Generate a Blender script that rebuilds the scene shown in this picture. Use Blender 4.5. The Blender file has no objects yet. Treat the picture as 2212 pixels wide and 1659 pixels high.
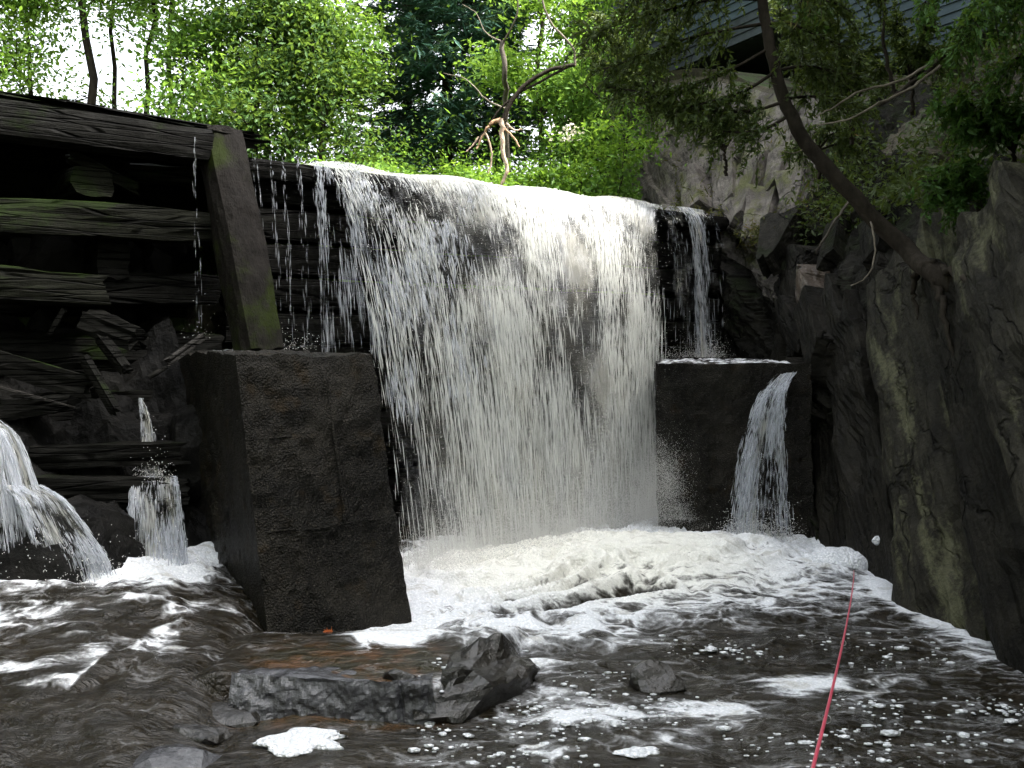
import bpy, math
import numpy as np
from mathutils import Vector

# ------------------------------------------------------------------ camera, sky, sun, exposure
sc = bpy.context.scene
COL = sc.collection
EYE = 1.7
cam = bpy.data.cameras.new("camera"); cam.lens = 35.0; cam.sensor_width = 36.0
cam.clip_start = 0.05; cam.clip_end = 600
co = bpy.data.objects.new("camera", cam); COL.objects.link(co)
co.location = (0, 0, EYE); co.rotation_euler = (math.radians(90 - 2.26), 0, 0)
sc.camera = co
SUN_EL, SUN_AZ = 58.0, 104.0          # azimuth from +Y, clockwise positive (negative = left, upstream)
w = bpy.data.worlds.new("World"); sc.world = w; w.use_nodes = True
wn = w.node_tree.nodes; wl = w.node_tree.links
sky = wn.new("ShaderNodeTexSky"); sky.sky_type = 'NISHITA'; sky.sun_disc = False
sky.sun_elevation = math.radians(SUN_EL); sky.sun_rotation = math.radians(SUN_AZ)
sky.dust_density = 6.0; sky.air_density = 1.2; sky.ozone_density = 1.0
hs = wn.new("ShaderNodeHueSaturation"); hs.inputs['Saturation'].default_value = 0.28
wl.new(sky.outputs[0], hs.inputs['Color'])
bg = wn["Background"]; bg.inputs['Strength'].default_value = 0.15
wl.new(hs.outputs[0], bg.inputs['Color'])
sun = bpy.data.lights.new("sun", 'SUN'); sun.energy = 3.4; sun.angle = math.radians(5); sun.color = (1.0, 0.965, 0.91)
so = bpy.data.objects.new("sun", sun); COL.objects.link(so)
_a, _e = math.radians(SUN_AZ), math.radians(SUN_EL)
_d = Vector((math.sin(_a) * math.cos(_e), math.cos(_a) * math.cos(_e), math.sin(_e)))
so.rotation_euler = _d.to_track_quat('Z', 'Y').to_euler()
vs = sc.view_settings; vs.view_transform = 'Standard'; vs.look = 'None'; vs.gamma = 1.0
vs.use_curve_mapping = False; vs.exposure = 2.55
sc.render.engine = 'CYCLES'
cy = sc.cycles; cy.max_bounces = 6; cy.diffuse_bounces = 3; cy.glossy_bounces = 3; cy.transmission_bounces = 4
cy.transparent_max_bounces = 24; cy.use_denoising = True; cy.caustics_reflective = False; cy.caustics_refractive = False

# ------------------------------------------------------------------ helpers
R = np.random.default_rng(7)
A = lambda *v: np.array(v, dtype=float)
FPX = 2151.0                                             # focal length in units of the 2212-wide picture

def at(px, py, depth):                                   # world point seen there at a given real distance
    return A((px - 1106) / FPX * depth, depth, EYE + (745 - py) / FPX * depth)

def onz(px, py, z):                                      # world point at a given height
    d = (EYE - z) * FPX / (py - 745)
    return A((px - 1106) / FPX * d, d, z)

C0 = A(-1.643, 8.5); DD = A(0.788, 0.616); NN = A(0.616, -0.788)     # crest origin, along the dam, downstream
ZC = 3.25

def dam(t, n, z):
    t, n, z = np.broadcast_arrays(np.asarray(t, float), np.asarray(n, float), np.asarray(z, float))
    return np.stack([C0[0] + DD[0] * t + NN[0] * n, C0[1] + DD[1] * t + NN[1] * n, z], -1)

def dam_px(px, n):                                       # t of a picture column on the plane n
    k = (px - 1106) / FPX
    return (k * (C0[1] + NN[1] * n) - C0[0] - NN[0] * n) / (DD[0] - k * DD[1])

def dam_pz(px, py, n):                                   # t, z of a picture point on the plane n
    t = dam_px(px, n); d = C0[1] + DD[1] * t + NN[1] * n
    return t, EYE + (745 - py) / FPX * d

def ss(a, b, x):
    x = np.clip((np.asarray(x, float) - a) / (b - a), 0, 1)
    return x * x * (3 - 2 * x)

def _h(ix, iy, iz, seed):
    h = (ix.astype(np.int64) * 374761393 + iy.astype(np.int64) * 668265263 + iz.astype(np.int64) * 2147483647 + seed * 1274126177) & 0xFFFFFFFF
    h = ((h ^ (h >> 13)) * 1274126177) & 0xFFFFFFFF
    h = ((h ^ (h >> 16)) * 2246822519) & 0xFFFFFFFF
    return ((h ^ (h >> 15)) & 0xFFFFFF) / float(0xFFFFFF)

def noise(p, seed=0):                                    # value noise, -1..1
    p = np.asarray(p, float); i = np.floor(p).astype(np.int64); f = p - i
    f = f * f * f * (f * (f * 6 - 15) + 10); r = 0
    for dx in (0, 1):
        for dy in (0, 1):
            for dz in (0, 1):
                wgt = (f[..., 0] if dx else 1 - f[..., 0]) * (f[..., 1] if dy else 1 - f[..., 1]) * (f[..., 2] if dz else 1 - f[..., 2])
                r = r + wgt * _h(i[..., 0] + dx, i[..., 1] + dy, i[..., 2] + dz, seed)
    return r * 2 - 1

def fbm(p, oct=4, seed=0, gain=0.5):
    p = np.asarray(p, float); r = 0; a = 1.0
    for k in range(oct):
        r = r + a * noise(p * (2.03 ** k) + k * 17.3, seed + k); a *= gain
    return r

def n3(x, y, z=0.0):
    return np.stack(np.broadcast_arrays(np.asarray(x, float), np.asarray(y, float), np.asarray(z, float)), -1)

def unit(v):
    v = np.asarray(v, float)
    return v / np.maximum(np.linalg.norm(v, axis=-1, keepdims=True), 1e-9)

def cr(pts, n):                                          # Catmull-Rom through points
    p = np.asarray(pts, float); m = len(p)
    q = np.vstack([2 * p[0] - p[1], p, 2 * p[-1] - p[-2]])
    s = np.linspace(0, m - 1 - 1e-9, n); i = s.astype(int); f = (s - i)[:, None]
    a, b, c, d = q[i], q[i + 1], q[i + 2], q[i + 3]
    return 0.5 * (2 * b + (c - a) * f + (2 * a - 5 * b + 4 * c - d) * f ** 2 + (3 * b - a - 3 * c + d) * f ** 3)

class MB:
    def __init__(s): s.v = []; s.f = []; s.n = 0
    def add(s, v, f):
        v = np.asarray(v, float).reshape(-1, 3)
        s.f.append(np.asarray(f, dtype=np.int64) + s.n); s.v.append(v); s.n += len(v); return s
    def get(s): return (np.vstack(s.v) if s.v else np.zeros((0, 3))), s.f

def mesh(name, V, Fs, mat, parent=None, smooth=False, attrs=None, world=False):
    V = np.asarray(V, float).reshape(-1, 3)
    if not isinstance(Fs, list): Fs = [Fs]
    Fs = [np.asarray(f, dtype=np.int32) for f in Fs if len(f)]
    me = bpy.data.meshes.new(name)
    me.vertices.add(len(V)); me.vertices.foreach_set('co', V.astype(np.float32).ravel())
    li = np.concatenate([f.ravel() for f in Fs]); cnt = np.concatenate([np.full(len(f), f.shape[1], np.int32) for f in Fs])
    me.loops.add(len(li)); me.loops.foreach_set('vertex_index', li.astype(np.int32))
    st = np.concatenate([[0], np.cumsum(cnt)[:-1]]).astype(np.int32)
    me.polygons.add(len(cnt)); me.polygons.foreach_set('loop_start', st)
    me.polygons.foreach_set('use_smooth', np.full(len(cnt), bool(smooth)))
    me.update(calc_edges=True); me.validate()
    for k, a in (attrs or {}).items():
        a = np.asarray(a, np.float32)
        if a.ndim == 1:
            at_ = me.attributes.new(k, 'FLOAT', 'POINT'); at_.data.foreach_set('value', a)
        else:
            at_ = me.attributes.new(k, 'FLOAT_VECTOR', 'POINT'); at_.data.foreach_set('vector', a.ravel())
    if mat is not None: me.materials.append(mat)
    o = bpy.data.objects.new(name, me); COL.objects.link(o)
    if parent is not None: o.parent = parent
    return o

def empty(name, loc=(0, 0, 0)):
    o = bpy.data.objects.new(name, None); COL.objects.link(o); o.location = loc; return o

def tag(o, label=None, cat=None, group=None, kind=None):
    if label: o['label'] = label
    if cat: o['category'] = cat
    if group: o['group'] = group
    if kind: o['kind'] = kind
    return o

def part(name, V, Fs, mat, root, smooth=False, attrs=None):   # V in world space, root an Empty with only a location
    off = np.array(root.location) if root.parent is None else np.array(root.location) + np.array(root.parent.location)
    return mesh(name, np.asarray(V, float).reshape(-1, 3) - off, Fs, mat, root, smooth, attrs)

def gridf(nu, nv):
    i = np.arange(nu - 1)[:, None] * nv + np.arange(nv - 1)[None, :]
    return np.stack([i, i + nv, i + nv + 1, i + 1], -1).reshape(-1, 4)

def tube(P, r, sides=7, cap=True):
    P = np.asarray(P, float); n = len(P); r = np.broadcast_to(np.asarray(r, float), (n,))
    T = unit(np.gradient(P, axis=0)); ref = A(0.31, 0.27, 0.91) if abs(T[0][2]) < 0.8 else A(0.9, 0.3, 0.1)
    U = unit(np.cross(T, ref)); W = np.cross(T, U)
    a = np.arange(sides) / sides * 2 * math.pi
    V = P[:, None] + r[:, None, None] * (np.cos(a)[None, :, None] * U[:, None] + np.sin(a)[None, :, None] * W[:, None])
    V = V.reshape(-1, 3); i = np.arange(n - 1)[:, None] * sides; j = np.arange(sides)[None, :]; k = (j + 1) % sides
    F = np.stack([i + j, i + k, i + sides + k, i + sides + j], -1).reshape(-1, 4)
    return V, F

def tube_mesh(mb, P, r, sides=7):
    V, F = tube(P, r, sides); b = mb.n; mb.add(V, F)
    n = len(P) * sides
    mb.f.append(np.array([[b + (k + 1) % sides, b + k, b + (k - 1) % sides] for k in range(1, sides - 1, 1)])[:0].reshape(0, 3))
    return mb

def beam(P0, P1, wd, ht, seed, nseg=26, rough=0.02, up=A(0, 0, 1), endcut=0.03, sag=0.0, taper=0.0):
    """a squared, worn timber: rounded-rectangle section, ragged ends, checked surface"""
    P0, P1 = A(*P0), A(*P1); L = np.linalg.norm(P1 - P0); d = (P1 - P0) / L
    s = unit(np.cross(d, up)); u = np.cross(s, d)
    prof = []
    for k in range(20):
        a = 2 * math.pi * (k + 0.5) / 20; c, q = math.cos(a), math.sin(a); m = (abs(c) ** 7 + abs(q) ** 7) ** (-1 / 7)
        prof.append((c * m, q * m))
    prof = np.array(prof); x = np.linspace(0, 1, nseg)
    X = x[:, None]; a = prof[None, :, 0]; b = prof[None, :, 1]
    tp = 1 - taper * X
    q = n3(X * L * 1.3 + seed, a * 1.2, b * 1.2 + seed * 3.7); q2 = n3(X * L * 3.0, a * 4 + seed, b * 4)
    rr = 1 + rough * 3.0 * fbm(q, 2, seed) + rough * 3 * np.abs(noise(q2, seed + 5)) * -1
    V = P0 + d * (X * L)[..., None] + s * (a * rr * wd / 2 * tp)[..., None] + u * (b * rr * ht / 2 * tp)[..., None]
    V = V - A(0, 0, 1) * (sag * 4 * X * (1 - X))[..., None]
    e = noise(n3(a * 2.2 + seed, b * 2.2, seed * 1.1), seed) * endcut
    V[0] -= d * e[0][:, None]; V[-1] += d * e[-1][:, None]
    V = V.reshape(-1, 3); m = 20
    i = np.arange(nseg - 1)[:, None] * m; j = np.arange(m)[None]; k = (j + 1) % m
    F = np.stack([i + j, i + m + j, i + m + k, i + k], -1).reshape(-1, 4)
    c0, c1 = V[:m].mean(0) + d * 0.002, V[-m:].mean(0) - d * 0.002
    V = np.vstack([V, c0, c1]); n = nseg * m
    jj = np.arange(m); kk = (jj + 1) % m
    F2 = np.vstack([np.stack([np.full(m, n), jj, kk], -1), np.stack([np.full(m, n + 1), n - m + kk, n - m + jj], -1)])
    return V, [F, F2]

_ICO = {}
def ico(sub):
    if sub not in _ICO:
        import bmesh
        bm = bmesh.new(); bmesh.ops.create_icosphere(bm, subdivisions=sub, radius=1.0)
        v = np.array([x.co[:] for x in bm.verts]); f = np.array([[q.index for q in p.verts] for p in bm.faces]); bm.free(); _ICO[sub] = (v, f)
    return _ICO[sub]

def rock(size, seed, sub=3, planes=14, rough=0.04, box=0.0, rot=0.0):
    """angular stone: convex hull of random planes plus chipped relief"""
    r = np.random.default_rng(seed); v, f = ico(sub)
    n = unit(r.normal(size=(planes, 3))); dk = r.uniform(0.62, 1.0, planes)
    if box:
        n = np.vstack([n, np.eye(3), -np.eye(3)]); dk = np.concatenate([dk * 1.15, np.full(6, box)])
        n = unit(n + r.normal(size=n.shape) * 0.09)
    q = v @ n.T; q = np.where(q > 0.05, dk / np.maximum(q, 0.05), 9); rad = np.minimum(q.min(1), 1.25)
    V = v * rad[:, None]; V = V * (1 + rough * fbm(V * 2.6 + seed, 4, seed))[:, None]
    V = V * np.asarray(size); c, s = math.cos(rot), math.sin(rot)
    return np.stack([V[:, 0] * c - V[:, 1] * s, V[:, 0] * s + V[:, 1] * c, V[:, 2]], -1), f

def leaves(P, L, W, r, upb=0.5, droop=0.0, dirs=None, fold=0.12):
    P = np.asarray(P, float); n = len(P); L = np.broadcast_to(L, (n,)) * np.clip(r.lognormal(0, .32, n), .4, 2.0); W = np.broadcast_to(W, (n,)) * r.uniform(0.7, 1.2, n)
    nr = unit(r.normal(size=(n, 3)) + A(0, 0, upb * 2))
    d = r.normal(size=(n, 3)) if dirs is None else np.asarray(dirs) + r.normal(size=(n, 3)) * 0.28
    d = d - A(0, 0, droop); d = unit(d - nr * (d * nr).sum(1, keepdims=True)); s = np.cross(nr, d)
    V = np.stack([P - d * L[:, None] * .5, P + s * W[:, None] * .5 + nr * (W * fold)[:, None] - d * (L * 0.05)[:, None], P + d * L[:, None] * .5, P - s * W[:, None] * .5 + nr * (W * fold)[:, None] - d * (L * 0.05)[:, None]], 1).reshape(-1, 3)
    return V, np.arange(n * 4).reshape(-1, 4)

# ------------------------------------------------------------------ materials
class NT:
    def __init__(s, name):
        s.m = bpy.data.materials.new(name); s.m.use_nodes = True; s.t = s.m.node_tree; s.n = s.t.nodes; s.l = s.t.links
        s.b = s.n['Principled BSDF']; s.o = s.n['Material Output']
    def new(s, typ, ins=None, **kw):
        x = s.n.new('ShaderNode' + typ)
        for k, v in kw.items(): setattr(x, k, v)
        for k, v in (ins or {}).items(): s.set(x.inputs[k], v)
        return x
    def set(s, sock, v):
        if isinstance(v, bpy.types.NodeSocket): s.l.new(v, sock)
        elif isinstance(v, tuple) and len(v) == 3 and sock.type == 'RGBA': sock.default_value = (*v, 1)
        else: sock.default_value = v
    def coord(s, kind='Object', scale=(1, 1, 1), rot=(0, 0, 0), typ='POINT'):
        c = s.new('TexCoord').outputs[kind] if kind != 'Position' else s.new('NewGeometry').outputs['Position']
        return s.new('Mapping', {'Vector': c, 'Scale': scale, 'Rotation': rot}, vector_type=typ).outputs[0]
    def attr(s, name, out='Fac'): return s.new('Attribute', attribute_name=name).outputs[out]
    def noise(s, vec, scale, detail=4, rough=0.55, dist=0.0):
        return s.new('TexNoise', {'Vector': vec, 'Scale': scale, 'Detail': detail, 'Roughness': rough, 'Distortion': dist}).outputs['Fac']
    def vor(s, vec, scale, feature='F1', out='Distance', rnd=1.0):
        return s.new('TexVoronoi', {'Vector': vec, 'Scale': scale, 'Randomness': rnd}, feature=feature).outputs[out]
    def ramp(s, fac, stops):
        x = s.new('ValToRGB', {'Fac': fac}); e = x.color_ramp.elements
        while len(e) < len(stops): e.new(0.5)
        for k, (p, c) in enumerate(stops):
            e[k].position = p; e[k].color = (*c, 1) if isinstance(c, tuple) else (c, c, c, 1)
        return x.outputs[0]
    def math(s, op, a, b=0.0, clamp=False):
        x = s.new('Math', operation=op, use_clamp=clamp); s.set(x.inputs[0], a); s.set(x.inputs[1], b); return x.outputs[0]
    def step(s, x, lo, hi): return s.new('MapRange', {'Value': x, 'From Min': lo, 'From Max': hi}, interpolation_type='SMOOTHSTEP').outputs[0]
    def mix(s, f, a, b):
        x = s.new('Mix', data_type='RGBA'); s.set(x.inputs[0], f); s.set(x.inputs[6], a); s.set(x.inputs[7], b); return x.outputs[2]
    def bump(s, h, strength=0.5, dist=0.02, normal=None):
        x = s.new('Bump', {'Height': h, 'Strength': strength, 'Distance': dist})
        if normal is not None: s.l.new(normal, x.inputs['Normal'])
        return x.outputs[0]
    def pr(s, **kw):
        for k, v in kw.items(): s.set(s.b.inputs[k.replace('_', ' ')], v)
        return s.m

def m_rock(name, c0, c1, lichen=None, lich_amt=0.55, rough=(0.3, 0.7), strata=None, moss=None, spec=0.5, bump=0.9):
    n = NT(name); v = n.coord('Position')
    sv = n.coord('Position', (1, 1, 1)) if strata is None else n.coord('Position', strata[1], strata[0], 'TEXTURE')
    a = n.noise(v, 3.2, 7, 0.65, 0.4); b = n.noise(sv, 5.5, 6, 0.6); g = n.noise(v, 26, 5, 0.7)
    col = n.mix(n.step(a, 0.32, 0.68), c0, c1); col = n.mix(n.math('MULTIPLY', n.step(b, 0.45, 0.75), 0.6), col, tuple(x * 0.5 for x in c0))
    col = n.mix(n.math('MULTIPLY', n.step(g, 0.55, 0.7), 0.5), col, tuple(min(1, x * 1.7) for x in c1))
    cv = n.new('VectorMath', {0: sv, 1: n.new('VectorMath', {0: n.new('TexNoise', {'Vector': v, 'Scale': 5.0, 'Detail': 3.0}).outputs['Color'], 1: (.5, .5, .5)}, operation='MULTIPLY').outputs[0]}, operation='ADD').outputs[0]
    crk = n.vor(cv, 0.9, 'DISTANCE_TO_EDGE'); msk = n.step(n.noise(v, 1.7, 3, .6), .42, .6); ck = n.math('SUBTRACT', 1.0, n.math('MULTIPLY', n.math('SUBTRACT', 1.0, n.step(crk, 0.0, .03)), n.math('MULTIPLY', msk, .75 if strata else 0.0)))
    col = n.mix(n.math('SUBTRACT', 1.0, ck), col, tuple(x * .18 for x in c0))
    if lichen:
        l = n.math('ADD', n.noise(sv, 1.9, 3, 0.5), n.math('MULTIPLY', n.noise(v, 19, 5, 0.8), 0.5))
        l = n.math('ADD', l, n.math('MULTIPLY', n.noise(v, 60, 3, .7), .22)); col = n.mix(n.math('MULTIPLY', n.step(l, lich_amt + 0.34, lich_amt + 0.56), .75), col, lichen)
    if moss:
        nz = n.new('SeparateXYZ', {'Vector': n.new('NewGeometry').outputs['Normal']}).outputs[2]
        q = n.math('ADD', n.math('MULTIPLY', nz, 0.16), n.math('ADD', n.noise(v, 2.6, 4, 0.6), n.math('MULTIPLY', n.noise(v, 24, 4, .7), .3))); col = n.mix(n.math('MULTIPLY', n.step(q, 0.74, 0.9), .85), col, moss)
    h = n.math('ADD', n.math('MULTIPLY', b, 0.7), n.math('ADD', n.math('MULTIPLY', g, 0.35), n.math('ADD', n.math('MULTIPLY', n.vor(sv, 9), 0.35), n.math('MULTIPLY', ck, .8))))
    return n.pr(Base_Color=col, Roughness=n.new('MapRange', {'Value': g, 'From Min': 0.3, 'From Max': 0.7, 'To Min': rough[0], 'To Max': rough[1]}).outputs[0],
                Normal=n.bump(h, bump, 0.045), Specular_IOR_Level=spec)

STR = ((math.radians(-43), 0.0, 0.0), (0.8, 0.30, 1.35))
M_CLIFF = m_rock('cliff_slate', (0.007, 0.0066, 0.006), (0.022, 0.0205, 0.0165), (0.11, 0.11, 0.06), 0.70, (.45, .8), strata=STR, moss=(0.009, 0.013, 0.004), spec=.06)
M_SLAB = m_rock('lichen_slate', (0.012, 0.0112, 0.0092), (0.034, 0.0315, 0.024), (0.11, 0.11, 0.066), 0.54, (.4, .8), strata=STR, spec=.06)
M_SLABD = m_rock('dark_wet_slate', (0.007, 0.0066, 0.0054), (0.021, 0.019, 0.015), (0.09, 0.07, 0.04), 0.76, (0.35, 0.7), strata=STR, spec=.06)
M_SLABT = m_rock('ochre_slate', (0.035, 0.022, 0.013), (0.07, 0.05, 0.034), None, strata=STR)
M_UPROCK = m_rock('dry_slate', (0.055, 0.048, 0.043), (0.15, 0.135, 0.12), (0.19, 0.20, 0.12), 0.60, (0.6, 0.9), strata=STR, moss=(0.07, 0.075, 0.025), spec=0.2)
M_WETROCK = m_rock('stream_rock', (0.008, 0.0072, 0.006), (0.028, 0.025, 0.021), None, rough=(0.08, 0.28), bump=0.6)
M_BLOCK = m_rock('sky_sheen_block_rock', (0.035, 0.035, 0.039), (0.085, 0.086, 0.094), None, rough=(0.05, 0.25), bump=.55)  # lighter grey-blue stands in for sky reflected on the wet face
M_RUBBLE = m_rock('wet_rubble', (0.004, 0.004, 0.004), (0.012, 0.0115, 0.0105), None, rough=(0.3, 0.6), spec=.06)

def m_concrete(name, c0, c1, rough=(0.3, 0.6)):
    n = NT(name); v = n.coord('Position')
    a = n.noise(v, 2.2, 6, 0.65); vo = n.vor(v, 85); g = n.noise(v, 60, 5, 0.75); st = n.noise(n.coord('Position', (5, 5, 0.5)), 2.0, 4, 0.6)
    col = n.mix(n.step(a, 0.35, 0.7), c0, c1); col = n.mix(n.math('MULTIPLY', n.step(st, 0.5, 0.7), 0.55), col, tuple(x * 0.45 for x in c0))
    col = n.mix(n.math('MULTIPLY', n.math('MULTIPLY', n.step(vo, 0.42, 0.12), n.step(n.noise(v, 30, 3, .6), .4, .62)), 0.85), col, tuple(x * 3.6 for x in c1))  # pale aggregate specks, brightened in the colour to stand for wet glints
    rust = n.noise(v, 5, 4, 0.6); col = n.mix(n.math('MULTIPLY', n.step(rust, 0.56, 0.70), 0.6), col, (0.024, 0.016, 0.007))
    h = n.math('ADD', n.math('MULTIPLY', vo, -0.9), n.math('ADD', n.math('MULTIPLY', g, 0.6), n.math('MULTIPLY', a, 0.8)))
    return n.pr(Base_Color=col, Roughness=n.new('MapRange', {'Value': g, 'From Min': .3, 'From Max': .7, 'To Min': rough[0], 'To Max': rough[1]}).outputs[0], Normal=n.bump(h, 1.0, 0.012), Specular_IOR_Level=.10)
M_CONC = m_concrete('wet_aggregate_concrete', (0.007, 0.0066, 0.0056), (0.019, 0.017, 0.0135), (.3, .7))

def m_wood(name, c0, c1, mossamt=0.5, rough=(0.35, 0.75), axis=None, mosscol=(0.045, 0.075, 0.012)):
    n = NT(name); v = n.coord('Position')
    ax = n.coord('Position', (1.2, 1.2, 22), (0, 0, math.radians(-38))) if axis is None else n.coord('Position', axis)
    a = n.noise(ax, 2.0, 6, 0.6, 0.3); b = n.noise(v, 4, 5, 0.6); f = n.noise(ax, 7, 4, 0.6)
    col = n.mix(n.math('ADD', n.math('MULTIPLY', n.step(a, 0.3, 0.7), .5), n.math('MULTIPLY', n.step(n.noise(v, 9, 5, .7), .35, .65), .5)), c0, c1); col = n.mix(n.math('MULTIPLY', n.step(b, .5, .7), .4), col, tuple(x * .5 for x in c0))
    crk = n.vor(ax, 0.9, 'DISTANCE_TO_EDGE'); col = n.mix(n.math('MULTIPLY', n.step(crk, .05, .0), .85 if axis is None else 0.0), col, tuple(x * .2 for x in c0))
    nz = n.new('SeparateXYZ', {'Vector': n.new('NewGeometry').outputs['Normal']}).outputs[2]
    q = n.math('ADD', n.math('MULTIPLY', nz, 0.12), n.math('ADD', n.noise(v, 1.7, 3, 0.5), n.math('MULTIPLY', n.noise(v, 30, 4, 0.7), 0.22)))
    q = n.step(q, 0.98 - mossamt * 0.5, 1.12 - mossamt * 0.5); col = n.mix(n.math('MULTIPLY', q, 0.85), col, mosscol)
    return n.pr(Base_Color=col, Roughness=n.new('MapRange', {'Value': b, 'From Min': .3, 'From Max': .7, 'To Min': rough[0], 'To Max': rough[1]}).outputs[0],
                Normal=n.bump(n.math('ADD', n.math('ADD', n.math('MULTIPLY', a, .6), n.math('MULTIPLY', f, .4)), n.math('ADD', n.math('MULTIPLY', n.step(crk, .0, .07), 1.2 if axis is None else 0.0), n.math('MULTIPLY', n.noise(v, 22, 4, .7), .5))), 0.9, 0.02), Specular_IOR_Level=.03)
M_TIMB = m_wood('wet_dark_timber', (0.0045, 0.0044, 0.0038), (0.012, 0.0118, 0.0104), 0.5, mosscol=(0.013, 0.022, 0.0052))
M_TIMBD = m_wood('soaked_timber', (0.004, 0.004, 0.0035), (0.011, 0.0108, 0.0095), 0.0)
M_TIMBM = m_wood('mossy_timber', (0.0055, 0.0058, 0.0042), (0.0135, 0.014, 0.010), 0.62, mosscol=(0.012, 0.020, 0.005))
M_POST = m_wood('mossy_post', (0.009, 0.008, 0.0072), (0.021, 0.0185, 0.0165), 0.66, axis=(14, 14, 1.2), mosscol=(0.020, 0.029, 0.005))
M_PLANK = m_wood('grey_broken_plank', (0.014, 0.013, 0.012), (0.05, 0.047, 0.044), 0.15)
M_BARK = m_wood('bark_dark', (0.018, 0.015, 0.012), (0.045, 0.038, 0.03), 0.35, axis=(9, 9, 1.3), rough=(0.7, 0.95))
M_BARKG = m_wood('bark_grey', (0.06, 0.052, 0.044), (0.15, 0.13, 0.11), 0.2, axis=(9, 9, 1.3), rough=(0.7, 0.95))
M_BARE = m_wood('stripped_wood', (0.36, 0.26, 0.18), (0.55, 0.44, 0.35), 0.0, axis=(12, 12, 1.5), rough=(0.6, 0.8))
M_SPLIT = m_wood('split_orange_wood', (0.34, 0.20, 0.11), (0.52, 0.36, 0.24), 0.0, axis=(12, 12, 1.5), rough=(0.6, 0.8))
M_TWIG = m_wood('pale_twig', (0.10, 0.085, 0.065), (0.24, 0.21, 0.17), 0.0, axis=(12, 12, 4), rough=(0.6, 0.9))

def m_leaf(name, stops, trans=0.45, rough=0.55):
    n = NT(name); rnd = n.new('NewGeometry').outputs['Random Per Island']; v = n.coord('Position')
    big = n.noise(v, 1.1, 2, 0.5); f = n.math('ADD', n.math('MULTIPLY', rnd, 0.55), n.math('SUBTRACT', n.math('MULTIPLY', big, 1.1), 0.32), True)
    col = n.ramp(f, stops); n.pr(Base_Color=col, Roughness=rough, Specular_IOR_Level=0.25)
    tr = n.new('BsdfTranslucent', {'Color': n.mix(0.25, col, (0.30, 0.38, 0.03))}); mx = n.new('MixShader', {0: trans, 1: n.b.outputs[0], 2: tr.outputs[0]})
    n.l.new(mx.outputs[0], n.o.inputs['Surface']); return n.m
L_BRIGHT = m_leaf('leaf_bright', [(0, (0.07, 0.15, 0.022)), (0.5, (0.13, 0.26, 0.035)), (1, (0.22, 0.36, 0.055))], .5)
L_MID = m_leaf('leaf_mid', [(0, (0.045, 0.11, 0.018)), (0.5, (0.095, 0.21, 0.03)), (1, (0.16, 0.30, 0.05))], .5)
L_DEEP = m_leaf('leaf_deep', [(0, (0.02, 0.05, 0.012)), (0.5, (0.045, 0.105, 0.022)), (1, (0.085, 0.165, 0.033))])
L_SHRUB = m_leaf('leaf_shrub', [(0, (0.06, 0.13, 0.016)), (0.5, (0.12, 0.25, 0.025)), (1, (0.25, 0.40, 0.05))], 0.52)
L_SPRUCE = m_leaf('needles_spruce', [(0, (0.024, 0.06, 0.045)), (0.5, (0.045, 0.11, 0.08)), (1, (0.075, 0.16, 0.11))], 0.12, 0.5)
L_CEDAR = m_leaf('sprays_cedar', [(0, (0.022, 0.036, 0.010)), (0.5, (0.045, 0.072, 0.018)), (0.93, (0.09, 0.13, 0.03)), (1, (0.2, 0.09, 0.03))], 0.3)
L_CEDARG = m_leaf('sprays_green', [(0, (0.022, 0.055, 0.012)), (0.5, (0.045, 0.11, 0.02)), (1, (0.08, 0.18, 0.03))], 0.35)
L_FLOWER = m_leaf('flower_white', [(0, (0.55, 0.5, 0.42)), (1, (0.75, 0.7, 0.6))], 0.3)
L_DRY = m_leaf('dry_red', [(0, (0.30, 0.06, 0.015)), (1, (0.42, 0.12, 0.03))], 0.3)

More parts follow.
